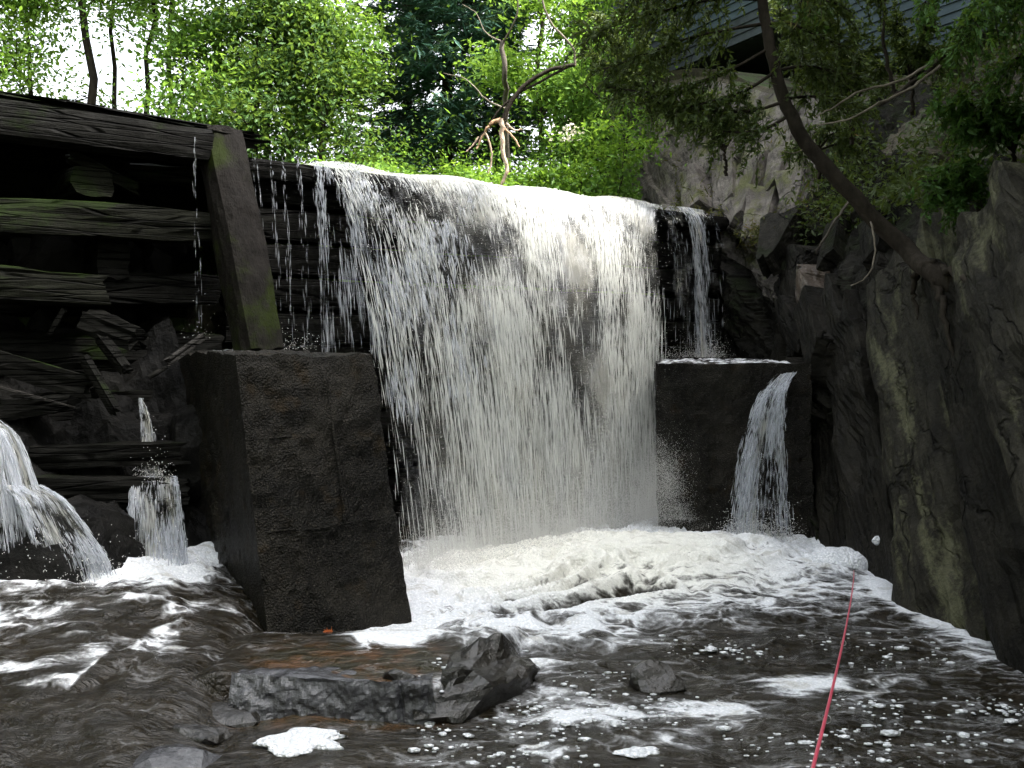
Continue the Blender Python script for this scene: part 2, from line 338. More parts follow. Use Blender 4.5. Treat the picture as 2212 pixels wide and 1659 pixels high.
def m_water_pool():
    n = NT('tea_water'); v = n.coord('Position'); fo = n.attr('foam'); cream = n.attr('cream'); shal = n.attr('shallow')
    tnv = n.coord('Position', (0.75, 1.35, 1), (0, 0, math.radians(-38)))
    wv = n.new('VectorMath', {0: tnv, 1: n.new('VectorMath', {0: n.new('TexNoise', {'Vector': v, 'Scale': 2.1, 'Detail': 3.0}).outputs['Color'], 1: (0.70, 0.70, 0.2)}, operation='MULTIPLY').outputs[0]}, operation='ADD').outputs[0]
    lace = n.vor(wv, 5.5, 'DISTANCE_TO_EDGE'); lace2 = n.vor(wv, 14, 'DISTANCE_TO_EDGE'); nz = n.noise(wv, 3.4, 7, 0.62); fine = n.noise(v, 42, 4, 0.7); bub = n.vor(v, 60)
    L = n.math('SUBTRACT', 1.0, n.step(lace, 0.0, 0.30)); L2 = n.math('SUBTRACT', 1.0, n.step(lace2, 0.0, 0.32))
    f = n.math('ADD', n.math('MULTIPLY', nz, 0.95), n.math('ADD', n.math('MULTIPLY', L, 0.22), n.math('MULTIPLY', L2, 0.12)))
    f = n.math('ADD', f, n.math('MULTIPLY', n.math('SUBTRACT', fine, 0.5), 0.32))
    f = n.math('ADD', f, n.math('SUBTRACT', n.math('MULTIPLY', fo, 1.15), 1.12))
    mask = n.math('ADD', n.math('MULTIPLY', n.step(f, -0.23, 0.12), 0.30), n.math('MULTIPLY', n.step(f, -0.04, 0.22), 0.70))
    fcol = n.mix(cream, n.mix(n.step(bub, 0.2, 0.6), (0.80, 0.81, 0.84), (0.62, 0.64, 0.68)), (0.88, 0.84, 0.70)); fcol = n.mix(n.math('MULTIPLY', n.step(n.noise(tnv, 7.5, 5, .65, .8), .50, .68), .5), fcol, (0.28, 0.255, 0.20))
    wcol = n.mix(n.step(nz, 0.35, 0.7), (0.011, 0.009, 0.0055), (0.020, 0.0155, 0.009)); wcol = n.mix(shal, wcol, n.mix(n.step(n.noise(v, 6, 4), .4, .65), (0.022, 0.02, 0.010), (0.065, 0.032, 0.012)))
    rip = n.noise(n.coord('Position', (1.0, 1.7, 1)), 7.5, 5, 0.6, 0.6); rip2 = n.noise(v, 24, 4, 0.6)
    hw = n.math('ADD', rip, n.math('MULTIPLY', rip2, 0.22)); hf = n.math('ADD', n.math('MULTIPLY', fine, 0.35), n.math('ADD', n.math('MULTIPLY', bub, 0.25), n.math('MULTIPLY', nz, 1.4)))
    n.pr(Base_Color=wcol, Roughness=0.07, IOR=1.33, Normal=n.bump(hw, 0.75, 0.055))
    fb = n.new('BsdfPrincipled', {'Base Color': fcol, 'Roughness': 0.6, 'Normal': n.bump(hf, 0.6, 0.045), 'Subsurface Weight': 0.0})
    mx = n.new('MixShader', {0: mask, 1: n.b.outputs[0], 2: fb.outputs[0]}); n.l.new(mx.outputs[0], n.o.inputs['Surface']); return n.m
M_POOL = m_water_pool()

def m_pond():
    n = NT('pond_water'); v = n.coord('Position')
    return n.pr(Base_Color=(0.02, 0.018, 0.01), Roughness=0.05, IOR=1.33, Normal=n.bump(n.noise(v, 3, 4), 0.3, 0.03))

def m_sheet():
    n = NT('falling_water'); uv = n.attr('flow', 'Vector'); cov = n.attr('cover'); lip = n.attr('lip')
    mp = lambda sx, sy: n.new('Mapping', {'Vector': uv, 'Scale': (sx, sy, 1)}).outputs[0]
    a = n.noise(mp(9, 5.5), 1.0, 4, 0.6, 0.3); b = n.noise(mp(38, 5.5), 1.0, 3, 0.6); c = n.noise(mp(3.0, 1.6), 1.0, 3, 0.5); d = n.noise(mp(95, 8), 1, 2, 0.5)
    f = n.math('ADD', n.math('MULTIPLY', a, 1.15), n.math('ADD', n.math('MULTIPLY', b, 0.95), n.math('MULTIPLY', c, 0.55)))
    f = n.math('ADD', f, n.math('MULTIPLY', d, 0.5)); f = n.math('ADD', f, n.math('SUBTRACT', n.math('MULTIPLY', cov, 0.95), 2.02))
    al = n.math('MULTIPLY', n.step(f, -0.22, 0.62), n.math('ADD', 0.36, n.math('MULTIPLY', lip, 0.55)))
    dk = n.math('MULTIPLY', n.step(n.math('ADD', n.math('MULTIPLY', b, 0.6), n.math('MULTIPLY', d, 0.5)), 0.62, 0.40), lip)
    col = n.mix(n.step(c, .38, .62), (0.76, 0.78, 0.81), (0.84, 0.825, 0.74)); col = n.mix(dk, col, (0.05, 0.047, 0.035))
    n.pr(Base_Color=col, Roughness=0.25, Specular_IOR_Level=0.5, Normal=n.bump(n.math('ADD', b, d), 0.6, 0.03))
    tl = n.new('BsdfTranslucent', {'Color': col}); m1 = n.new('MixShader', {0: 0.4, 1: n.b.outputs[0], 2: tl.outputs[0]})
    tp = n.new('BsdfTransparent'); mx = n.new('MixShader', {0: al, 1: tp.outputs[0], 2: m1.outputs[0]}); n.l.new(mx.outputs[0], n.o.inputs['Surface']); return n.m
M_SHEET = m_sheet()

def m_strand(name, col, col2, alpha=1.0):
    n = NT(name); rnd = n.new('NewGeometry').outputs['Random Per Island']
    c = n.mix(rnd, col, col2); n.pr(Base_Color=c, Roughness=0.25, Specular_IOR_Level=0.5)
    tl = n.new('BsdfTranslucent', {'Color': c}); m1 = n.new('MixShader', {0: 0.4, 1: n.b.outputs[0], 2: tl.outputs[0]})
    if alpha < 1:
        m2 = n.new('MixShader', {0: alpha, 1: n.new('BsdfTransparent').outputs[0], 2: m1.outputs[0]}); n.l.new(m2.outputs[0], n.o.inputs['Surface'])
    else: n.l.new(m1.outputs[0], n.o.inputs['Surface'])
    return n.m
M_STRAND = m_strand('water_strand', (0.78, 0.79, 0.77), (0.94, 0.94, 0.90), .5)
M_STRANDC = m_strand('water_strand_cool', (0.58, 0.61, 0.67), (0.80, 0.82, 0.86), .34)
M_SPRAY = m_strand('spray_drop', (0.75, 0.75, 0.74), (0.88, 0.87, 0.83), .5)
def m_foam():
    n = NT('foam_lump'); v = n.coord('Position'); b = n.vor(v, 55); f = n.noise(v, 30, 4, .7)
    return n.pr(Base_Color=n.mix(n.step(b, .25, .6), (0.83, 0.84, 0.87), (0.62, 0.64, 0.68)), Roughness=0.55, Normal=n.bump(n.math('ADD', b, f), 0.7, 0.02))
M_FOAM = m_foam()

def m_plain(name, col, rough=0.5, metal=0.0, nscale=0, nvar=0.3, spec=0.5):
    n = NT(name)
    if nscale:
        f = n.noise(n.coord('Position'), nscale, 5, 0.6); n.pr(Base_Color=n.mix(n.step(f, .35, .7), col, tuple(c * (1 - nvar) for c in col)))
    else: n.pr(Base_Color=col)
    return n.pr(Roughness=rough, Metallic=metal, Specular_IOR_Level=spec)
M_SIDING = m_plain('grey_blue_siding', (0.05, 0.07, 0.08), 0.6, 0.0, 1.5, 0.35, .08)
M_SHINGLE = m_plain('grey_boards', (0.05, 0.06, 0.063), 0.8, 0.0, 3.0, 0.4, .08)
M_ROD = m_plain('red_rod', (0.36, 0.05, 0.08), 0.3)
M_RODT = m_plain('dark_rod_tip', (0.03, 0.04, 0.05), 0.3)
M_CORK = m_plain('cork', (0.30, 0.19, 0.10), 0.8, 0, 40, 0.4)
M_STEEL = m_plain('steel', (0.4, 0.4, 0.42), 0.3, 1.0)
M_SOIL = m_rock('leafy_soil', (0.03, 0.026, 0.016), (0.07, 0.06, 0.035), None, rough=(0.8, 0.95), moss=(0.045, 0.075, 0.018))
M_BED = m_rock('river_bed', (0.014, 0.012, 0.009), (0.035, 0.03, 0.02), None)

# ------------------------------------------------------------------ ground, pond, cliff
E0 = dam(0, 1.4, 0)[:2]; E1 = dam(3.15, 1.0, 0)[:2]                    # landing line of the main fall

def tn(x, y):
    dx, dy = np.asarray(x) - C0[0], np.asarray(y) - C0[1]
    return dx * DD[0] + dy * DD[1], dx * NN[0] + dy * NN[1]

BANK = A((2.45, 11.8), (1.75, 13.3), (0.6, 14.2), (-1.2, 14.9), (-3.2, 15.4), (-5.5, 15.2), (-9, 14.0), (-16, 12.5), (-40, 8)) if False else np.array(
    [(60., 9.), (2.45, 11.8), (1.75, 13.3), (0.6, 14.0), (-1.2, 14.6), (-3.2, 15.0), (-5.5, 14.6), (-9., 13.5), (-16., 12.), (-60., 8.)])

def bank_y(x):                                                           # far shore of the pond
    o = np.argsort(BANK[:, 0]); return np.interp(x, BANK[o, 0], BANK[o, 1])

def ground_z(x, y):
    t, n = tn(x, y); x = np.asarray(x, float); y = np.asarray(y, float)
    up = 2.2 + 1.25 * ss(-0.35, 0.35, y - bank_y(x)) + 0.9 * ss(0.3, 4.0, y - bank_y(x)) + 3.0 * ss(4, 40, y - bank_y(x))
    chan = -0.5 + 4.2 * ss(-3.9, -6.2, x) + 0.0 * x
    z = np.where(n < -0.9, up, np.where(n > -0.5, chan, up + (chan - up) * (n + 0.9) / 0.4))
    z = z + 0.16 * fbm(n3(x * 0.7, y * 0.7), 3, 3) * ss(2.8, 3.4, z)
    far = ss(30, 60, np.hypot(x, y)); z = z * (1 - far) + (5.0) * far
    return np.where((x > 2.9 - 0.0 * y) & (y < 11.6), np.minimum(z, -0.4), z)

xs = np.concatenate([np.linspace(-300, -14, 24)[:-1], np.linspace(-14, 8, 140), np.linspace(8, 300, 24)[1:]])
ys = np.concatenate([np.linspace(-300, -6, 20)[:-1], np.linspace(-6, 30, 200), np.linspace(30, 300, 20)[1:]])
X, Y = np.meshgrid(xs, ys, indexing='ij')
tag(mesh('ground', n3(X, Y, ground_z(X, Y)).reshape(-1, 3), gridf(len(xs), len(ys)), M_SOIL, smooth=True), kind='structure')
px_ = dam(np.array([-7., 5.6]), -0.25, ZC - 0.03)
pv = np.vstack([px_[0], px_[1], (3.2, 16.5, ZC - 0.03), (-20, 22, ZC - 0.03), (-20, 6, ZC - 0.03)])
tag(mesh('pond', pv, np.array([[0, 1, 2, 3, 4]]), m_pond()), kind='structure')

# cliff: rows base -> ledge -> top -> plateau, columns from upstream to beside the camera
CB = A((2.0, 15.5, 2.6), (2.15, 14.2, 2.6), (2.3, 13, 2.4), (2.35, 12.1, 0.5), (2.30, 11.0, -.5), (2.42, 9.6, -.5), (2.62, 8.2, -.5), (2.68, 6.8, -.5), (2.55, 5, -.5), (2.5, 2, -.5), (2.6, -3, -.5)) if False else np.array(
    [(1.7, 15.8, 2.9), (1.8, 14.4, 2.9), (2.05, 13.1, 2.8), (2.35, 12.1, 0.5), (2.35, 11.0, -.5), (2.40, 9.6, -.5), (2.55, 8.2, -.5), (2.66, 6.8, -.5), (2.50, 5, -.5), (2.45, 2, -.5), (2.6, -3, -.5)])
CL = np.array([(1.75, 16., 3.5), (1.9, 14.6, 3.4), (2.2, 13.2, 3.35), (2.5, 12.0, 3.15), (2.72, 11.0, 2.75), (3.05, 9.8, 2.35), (3.30, 8.2, 2.35), (3.4, 6.8, 2.45), (3.3, 5, 2.6), (3.3, 2, 2.6), (3.4, -3, 2.6)])
CU = np.array([(1.5, 19., 6.1), (2.15, 16.6, 6.0), (2.9, 15.0, 5.75), (3.6, 13.6, 5.15), (4.15, 12.5, 4.9), (4.7, 11.3, 4.75), (5.2, 9.6, 4.8), (5.4, 7.6, 5.0), (5.4, 5, 5.0), (5.4, 2, 5.0), (5.6, -3, 5.0)])
CP = CU + A(3.0, 6.0, 0.3) * np.linspace(1, 0, 11)[:, None] + A(14, 0, .5) * np.linspace(0.4, 1, 11)[:, None]
NS = 330
def cliff_point(s, h):
    """s 0..10 along the wall, h 0 base, 1 ledge, 2 top, 3 plateau"""
    s = np.clip(np.asarray(s, float), 0, 9.999); rows = []
    i = s.astype(int); f = (s - i)[..., None]
    for q in (CB, CL, CU, CP):
        p = np.vstack([2 * q[0] - q[1], q, 2 * q[-1] - q[-2]]); a, b, c, d = p[i], p[i + 1], p[i + 2], p[np.minimum(i + 3, len(p) - 1)]
        rows.append(0.5 * (2 * b + (c - a) * f + (2 * a - 5 * b + 4 * c - d) * f ** 2 + (3 * b - a - 3 * c + d) * f ** 3))
    h = np.clip(np.asarray(h, float), 0, 3)[..., None]
    return np.where(h < 1, rows[0] + (rows[1] - rows[0]) * h, np.where(h < 2, rows[1] + (rows[2] - rows[1]) * (h - 1), rows[2] + (rows[3] - rows[2]) * (h - 2)))
S_ = np.concatenate([np.linspace(0, 8.6, NS - 20), np.linspace(8.6, 10, 21)[1:]]); H_ = np.concatenate([np.linspace(0, 1, 110), np.linspace(1, 2, 120)[1:], np.linspace(2, 3, 14)[1:]])
SS, HH = np.meshgrid(S_, H_, indexing='ij'); CPts = cliff_point(SS, HH)
arc = np.concatenate([[0], np.cumsum(np.linalg.norm(np.diff(cliff_point(S_, np.full(len(S_), 1.0)), axis=0), axis=1))])
SM = np.broadcast_to(arc[:, None], SS.shape)
th = math.radians(40)                                                    # tilted slate beds: down towards the viewer
zz = CPts[..., 2]
aa = -SM * math.cos(th) + zz * math.sin(th); bb = SM * math.sin(th) + zz * math.cos(th)
rc = np.random.default_rng(11); NC = 520
ca = rc.uniform(aa.min(), aa.max(), NC); cb = rc.uniform(bb.min(), bb.max(), NC)
q = np.stack([aa / 1.25, bb / 0.36], -1).reshape(-1, 2) + .10 * np.stack([noise(n3(aa * 3, bb * 3, 1), 2), noise(n3(aa * 3, bb * 3, 7), 3)], -1).reshape(-1, 2); cc = np.stack([ca / 1.25, cb / 0.36], -1)
idx = np.empty(len(q), int)
for k in range(0, len(q), 8000): idx[k:k + 8000] = ((q[k:k + 8000, None] - cc[None]) ** 2).sum(-1).argmin(1)
off = rc.uniform(-0.13, 0.13, NC)[idx]; ta = rc.normal(0, 0.10, NC)[idx] * (aa.ravel() - ca[idx]); tb = rc.normal(0.18, 0.22, NC)[idx] * (bb.ravel() - cb[idx])
dsp = (off + ta + tb).reshape(SS.shape) + 0.22 * fbm(n3(SM * 0.7, zz * 0.7, 5), 3, 21) + 0.05 * fbm(n3(aa * 2.2, bb * 9, 3), 3, 33) + 0.03 * fbm(n3(SM * 9, zz * 9, 2), 3, 37)
du = np.gradient(CPts, axis=0); dv = np.gradient(CPts, axis=1); nrm = unit(np.cross(dv, du))
nrm = np.where((nrm[..., :1] > 0) & (np.abs(nrm[..., :1]) > 0.2), -nrm, nrm)
amp = np.clip(1.0 - 0.72 * ss(0.95, 1.1, HH) * ss(4.8, 4.0, SS) - 0.55 * ss(5.4, 5.9, SS) * ss(1.05, .9, HH) - 0.5 * ss(2.0, 2.3, HH), 0, 1)
CV = CPts + nrm * (dsp * amp)[..., None]
cm = mesh('rock_cliff', CV.reshape(-1, 3), gridf(len(S_), len(H_)), M_CLIFF); tag(cm, kind='structure')
cm.data.materials.append(M_UPROCK); cm.data.materials.append(M_SOIL)
mi = np.zeros((len(S_) - 1, len(H_) - 1), np.int32); sm_ = (S_[:-1, None] + 0 * H_[None, :-1]); hm_ = (H_[None, :-1] + 0 * S_[:-1, None])
jit = 0.35 * noise(n3(SM[:-1, :-1] * 2, zz[:-1, :-1] * 2, 1), 4)
mi[(hm_ > 0.85) & (sm_ + jit < 4.2)] = 1; mi[hm_ > 1.95 + 0 * sm_] = 2; mi[(hm_ > 1.25 + jit * .4) & (sm_ > 5.0 + jit)] = 2
cm.data.polygons.foreach_set('material_index', mi.ravel()); cm.data.update()

def cliff_xyz(s, h, out=0.0):                                            # displaced surface point
    i = int(np.abs(S_ - s).argmin()); j = int(np.abs(H_ - h).argmin()); return CV[i, j] + nrm[i, j] * out, nrm[i, j]

def slab(s, h, la, lb, th_, seed, mat, out=0.0, dip=None, yaw=0.0):
    """tilted slate plate bedded in the wall: long axis runs down towards the viewer"""
    p, n = cliff_xyz(s, h, out); i = int(np.abs(S_ - s).argmin()); along = unit(cliff_point(min(s + .1, 9.9), h) - cliff_point(s, h)); n = unit(n - along * (n @ along) * 0.6)
    upv = unit(np.cross(along, n)); upv = upv if upv[2] > 0 else -upv
    dp = th if dip is None else math.radians(dip)
    e1 = unit(along * math.cos(dp) - upv * math.sin(dp)); e2 = np.cross(n, e1)
    r = np.random.default_rng(seed); nu, nv = 22, 12; uu, vv = np.meshgrid(np.linspace(-1, 1, nu), np.linspace(-1, 1, nv), indexing='ij')
    ta_, tb_ = r.normal(0, .22), r.normal(0, .28)                        # skewed, broken outline
    x = uu * la / 2 * (1 + .10 * vv * np.sign(uu) * r.normal()) + vv * lb * ta_ + .06 * la * noise(n3(vv * 2 + seed, uu * 0, 1), seed) * np.sign(uu) * (np.abs(uu) > .9)
    y = vv * lb / 2 * (1 + .22 * uu * r.normal()) + uu * lb * tb_ * .5 + .10 * lb * noise(n3(uu * 3.1 + seed, 0 * vv, 2), seed) * np.sign(vv) * (np.abs(vv) > .9)
    e = np.maximum(np.abs(uu) ** 8, np.abs(vv) ** 6); e = np.where((np.abs(uu) > .999) | (np.abs(vv) > .999), 1.0, 0.35 * e ** 3)
    z = th_ / 2 * (1 - 2 * e) + th_ * (.14 * vv * r.normal() + .10 * uu * r.normal()) + .035 * fbm(n3(x * 1.6 + seed, y * 5, 1), 3, seed) - .05 * ss(.1, .5, noise(n3(x * 1.2, y * 2.2, seed), seed + 1)) * (e < .5)
    V = np.stack([x, y, z], -1).reshape(-1, 3); V = p + V[:, :1] * e1 + V[:, 1:2] * e2 + V[:, 2:] * n; F = gridf(nu, nv)
    return mesh('rock_slab', V, F, mat, cm)
# ------------------------------------------------------------------ placed below: slabs, dam, water, trees
def wall_slab(y, z, la, lb, th_, seed, mat, out=0.0, dip=47):
    f = min(max((z + .5) / 2.9, 0), 1); xb = np.interp(y, CB[::-1, 1], CB[::-1, 0]); xl = np.interp(y, CL[::-1, 1], CL[::-1, 0])
    n = unit(A(-.955, -.10, .27)); along = unit(A(0, -1, 0) - n * (A(0, -1, 0) @ n)); upv = np.cross(n, along); upv = upv if upv[2] > 0 else -upv
    r = np.random.default_rng(seed); dp = math.radians(dip + r.normal(0, 2.5)); n = unit(n + r.normal(0, .035, 3)); e1 = unit(along * math.cos(dp) - upv * math.sin(dp)); e1 = unit(e1 - n * (e1 @ n)); e2 = np.cross(n, e1); p = A(xb + (xl - xb) * f, y, z) + n * (out - .13)
    nu, nv = 44, 18; uu, vv = np.meshgrid(np.linspace(-1, 1, nu), np.linspace(-1, 1, nv), indexing='ij')
    x = uu * la / 2 + vv * lb * r.normal(0, .3) + .10 * la * noise(n3(vv * 2 + seed, uu * 0, 1), seed) * np.sign(uu) * ss(.7, 1, np.abs(uu)); y_ = vv * lb / 2 * (1 + .12 * uu * r.normal()) + (.10 * lb * noise(n3(uu * 3.1 + seed, 0 * vv, 2), seed) + .05 * lb * noise(n3(uu * 11, 0 * vv, seed), 3)) * np.sign(vv) * ss(.7, 1, np.abs(vv))
    e = np.where((np.abs(uu) > .999) | (np.abs(vv) > .999), 1.0, 0.16 * np.maximum(np.abs(uu) ** 14, np.abs(vv) ** 10))
    q = n3(x * 1.1 + seed, y_ * 4.5, seed); zz_ = th_ / 2 * (1 - 2 * e) + .022 * fbm(q, 4, seed) + .10 * th_ * vv * r.normal() - .035 * ss(.05, .12, noise(n3(x * .9 + 3, y_ * 2.6, seed), seed + 1)) * (e < .5) - .03 * ss(.2, .26, noise(n3(x * 2.1, y_ * 3.6, seed), seed + 2)) * (e < .5)
    V = np.stack([x, y_, zz_], -1).reshape(-1, 3); V = p + V[:, :1] * e1 + V[:, 1:2] * e2 + V[:, 2:] * n
    return mesh('rock_slab', V, gridf(nu, nv), mat, cm)
for a in [(8.75, 0.9, 3.0, .62, .40, 1, M_SLABD, .00), (7.95, 0.85, 3.6, .66, .46, 2, M_SLABD, .10), (6.95, 1.0, 3.7, .72, .46, 3, M_SLAB, .16), (5.95, 1.0, 3.8, .66, .46, 5, M_SLABD, .04), (5.05, 1.1, 3.8, .74, .46, 7, M_SLAB, .17), (4.0, 1.0, 3.8, .72, .46, 10, M_SLABD, .08), (2.9, 1.0, 3.8, .74, .46, 11, M_SLABD, .10),
          (8.3, 1.95, 1.3, .40, .36, 13, M_SLABD, .10), (7.35, 2.25, 1.4, .42, .36, 14, M_SLAB, .10), (6.2, 2.35, 1.5, .4, .36, 15, M_CLIFF, .08)]: wall_slab(*a)
slabs = [ # s, h, length, width, thickness, seed, material, out
    (5.2, 0.9, 0.75, 0.36, 0.3, 9, M_SLABT, 0.10), (5.45, 0.80, 0.9, 0.34, 0.26, 10, M_SLABD, 0.08), (4.9, 0.82, 0.8, 0.4, 0.3, 12, M_SLABD, 0.05),
    (4.6, 0.95, 0.8, 0.4, 0.3, 13, M_CLIFF, 0.05), (4.3, 1.05, 0.9, 0.35, 0.25, 14, M_CLIFF, 0.05), (5.05, 1.12, 0.8, 0.3, 0.25, 15, M_CLIFF, 0.05), (5.6, 1.1, 0.9, 0.35, 0.25, 16, M_CLIFF, 0.05),
    (3.7, 1.15, 1.1, 0.35, 0.22, 17, M_UPROCK, 0.0), (3.2, 1.25, 1.3, 0.4, 0.24, 18, M_UPROCK, 0.0), (2.7, 1.3, 1.4, 0.4, 0.25, 19, M_UPROCK, 0.0), (2.35, 1.15, 1.0, 0.36, 0.25, 20, M_UPROCK, 0.0),
    (3.0, 1.55, 1.2, 0.35, 0.25, 21, M_UPROCK, 0.0), (3.6, 1.45, 1.1, 0.34, 0.22, 22, M_UPROCK, 0.0), (4.1, 1.3, 1.0, 0.32, 0.22, 23, M_UPROCK, 0.0), (5.3, 0.6, 0.9, 0.4, 0.3, 24, M_SLABD, 0.05), (4.65, 0.62, 0.9, 0.45, 0.3, 28, M_SLABD, 0.03), (5.0, 0.45, 1.0, 0.5, 0.3, 29, M_SLABD, 0.02)]
for a in slabs: slab(*a)

# ------------------------------------------------------------------ river surface
def water_z(x, y):
    x = np.asarray(x, float); y = np.asarray(y, float)
    yf = np.where(x < -1.3, 4.62 + 0.05 * np.sin((x + 1.3) * 5), 4.66 - 0.2 * (x + 1.3))
    xr = -0.36 + 0.34 * (y - 4.4)
    shelf = ss(-0.015, 0.03, y - yf) * ss(0.05, -0.02, x - xr) * ss(-1.75, -1.35, x) * ss(5.9, 5.2, y + 0.9 * ss(-1.5, -1.0, x) * 0)
    left = ss(-1.2, -1.6, x) * ss(-1.1, 0.5, y - yf)
    z = 0.155 * np.maximum(shelf, left) + 0.10 * ss(-1.35, -2.1, x) * ss(4.9, 5.9, y)
    z = z + 0.05 * ss(-1.2, -2.2, x) * ss(3.2, 4.3, y)
    return z

def seg_d(x, y, a, b):
    ab = b - a; t = np.clip(((x - a[0]) * ab[0] + (y - a[1]) * ab[1]) / (ab @ ab), 0, 1)
    return np.hypot(x - a[0] - t * ab[0], y - a[1] - t * ab[1])

gx = np.concatenate([np.linspace(-9, -4.2, 20)[:-1], np.linspace(-4.2, 3.1, 520)])
gy = np.concatenate([np.linspace(-8, 3.3, 60)[:-1], 3.3 * (11.6 / 3.3) ** np.linspace(0, 1, 430)])
X, Y = np.meshgrid(gx, gy, indexing='ij')
dl = seg_d(X, Y, E0, E1); TT, NNd = tn(X, Y); dl = dl + 6 * ss(-1.0, -1.3, TT) * ss(-.5, .1, NNd)
P3 = n3(X, Y)
warp = np.stack([fbm(P3 * 1.3, 2, 40), fbm(P3 * 1.3 + 9, 2, 41), 0 * X], -1) * 0.25
turb = ss(3.6, 0.3, dl) * (1 - .75 * ss(-.1, -.6, X) * ss(6.9, 6.2, Y)); Pt = np.stack([(P3[..., 0] * DD[0] + P3[..., 1] * DD[1]) * .75, (P3[..., 0] * NN[0] + P3[..., 1] * NN[1]) * 1.25, 0 * X], -1); bil = 1 - 2 * np.abs(fbm((Pt + warp * 1.3) * 2.4, 4, 50, 0.55))
leftF = ss(-1.35, -1.9, X) * ss(4.95, 5.6, Y)
Zw = water_z(X, Y) + turb * (0.015 + 0.075 * bil) + 0.012 * fbm((P3 + warp) * A(3, 4, 1), 3, 60) + 0.025 * ss(-1.3, -1.8, X) * fbm((P3 + warp) * A(3.2, 4.5, 1), 3, 61)
Zw += 0.12 * np.exp(-((X - 0.85) ** 2 / 0.8 + (Y - 7.65) ** 2 / 0.5)) * (1 + 0.45 * fbm(P3 * 3.2, 3, 62)) + 0.08 * np.exp(-((X - 1.9) ** 2 / 0.5 + (Y - 7.7) ** 2 / 0.4)) * (1 + .5 * fbm(P3 * 3, 2, 63))
Zw += leftF * 0.025 * (bil + 0.4) * ss(5.4, 6.0, Y)
foam = 0.96 * ss(1.45, 0.55, dl) + 0.60 * ss(2.9, 1.0, dl) * (1 - ss(1.45, 0.55, dl)) + 0.26 * ss(3.9, 2.4, dl) * ss(0.9, 2.2, dl)
foam = np.maximum(foam, 0.70 * ss(1.6, 2.5, X) * ss(4.1, 6.6, Y) * ss(0.5, 0.05, 2.75 - X + 0.0 * Y) + 0)
foam = np.maximum(foam, 0.86 * ss(-1.75, -2.05, X) * ss(5.55, 6.0, Y)); foam = np.maximum(foam, ss(-1.15, -1.5, X) * ss(3.6, 4.3, Y) * ss(5.9, 5.4, Y) * np.clip(.22 + .34 * fbm((P3 + warp) * A(3.5, 7, 1), 3, 71), 0, .6)); foam = np.maximum(foam, 0.20 * ss(-1.3, -1.8, X) * ss(5.1, 5.7, Y))  # glints on the left rapids are painted in as foam
foam = np.maximum(foam, 0.95 * np.exp(-((X + 0.62) ** 2 / 0.09 + (Y - 5.28) ** 2 / 0.05)))
foam = np.maximum(foam, 0.13 * ss(3.2, 4.5, Y)); foam = foam + 0.14 * fbm(P3 * 0.9, 3, 70)
foam = np.where((X < -0.5) & (Y < 4.9) & (X > -2.0), np.minimum(foam, 0.10), foam)
foam = foam + turb * .26 * (bil - .25) * ss(.35, .9, dl)
for (fx, fy, fr) in ((.66, 4.2, .16), (.1, 4.12, .12), (.35, 4.5, .2), (.9, 4.6, .25), (1.5, 4.9, .3), (.05, 5.0, .16)): foam = foam + .42 * np.exp(-((X - fx) ** 2 + ((Y - fy) * 1.5) ** 2) / fr ** 2) * (1 + fbm(P3 * 5, 3, 90))
foam = np.where(TT > -1.2, foam * ss(.55, 1.15, NNd), foam)
cream = ss(1.5, 0.5, np.hypot((X - 0.55) * 0.8, Y - 7.5)) * 0.55
shallow = ss(-0.2, -0.5, X) * ss(-1.4, -1.1, X) * ss(4.3, 4.45, Y) * ss(5.3, 4.9, Y)
tag(mesh('river', n3(X, Y, Zw).reshape(-1, 3), gridf(len(gx), len(gy)), M_POOL, smooth=True,
         attrs={'foam': np.clip(foam, 0, 1.2).ravel(), 'cream': cream.ravel(), 'shallow': shallow.ravel()}), kind='structure')

def zsurf(x, y): return float(water_z(x, y))

# ------------------------------------------------------------------ falling water
def spindles(Pa, Pm, Pb, r):
    """thin tapered ligaments: tail, belly, head"""
    n = len(Pa); d = unit(Pb - Pa); e1 = unit(np.cross(d, R.normal(size=(n, 3)))); e2 = np.cross(d, e1); r = np.asarray(r)[:, None]
    V = np.stack([Pa, Pb, Pm + e1 * r, Pm + e2 * r, Pm - e1 * r, Pm - e2 * r], 1).reshape(-1, 3)
    t = np.array([[0, 2, 3], [0, 3, 4], [0, 4, 5], [0, 5, 2], [1, 3, 2], [1, 4, 3], [1, 5, 4], [1, 2, 5]])
    return V, (t[None] + 6 * np.arange(n)[:, None, None]).reshape(-1, 3)

TW = 4.13
def fall(u, k, out=0.0):
    """point of the main fall: u 0..1 along the crest, k fall time (0 crest, 1 landing)"""
    u = np.asarray(u, float); k = np.asarray(k, float); kp = np.maximum(k, 0); km = np.minimum(k, 0)
    t = TW * u - 0.98 * u * kp; n = (1.4 - 0.4 * u) * k + out
    z = ZC - ZC * (0.05 * kp + 0.95 * kp ** 2) + 0.06 * (1 - np.exp(km * 5)) + 0.02 * np.sin(u * 23) * np.exp(-kp * 6)
    return dam(t, n, z)

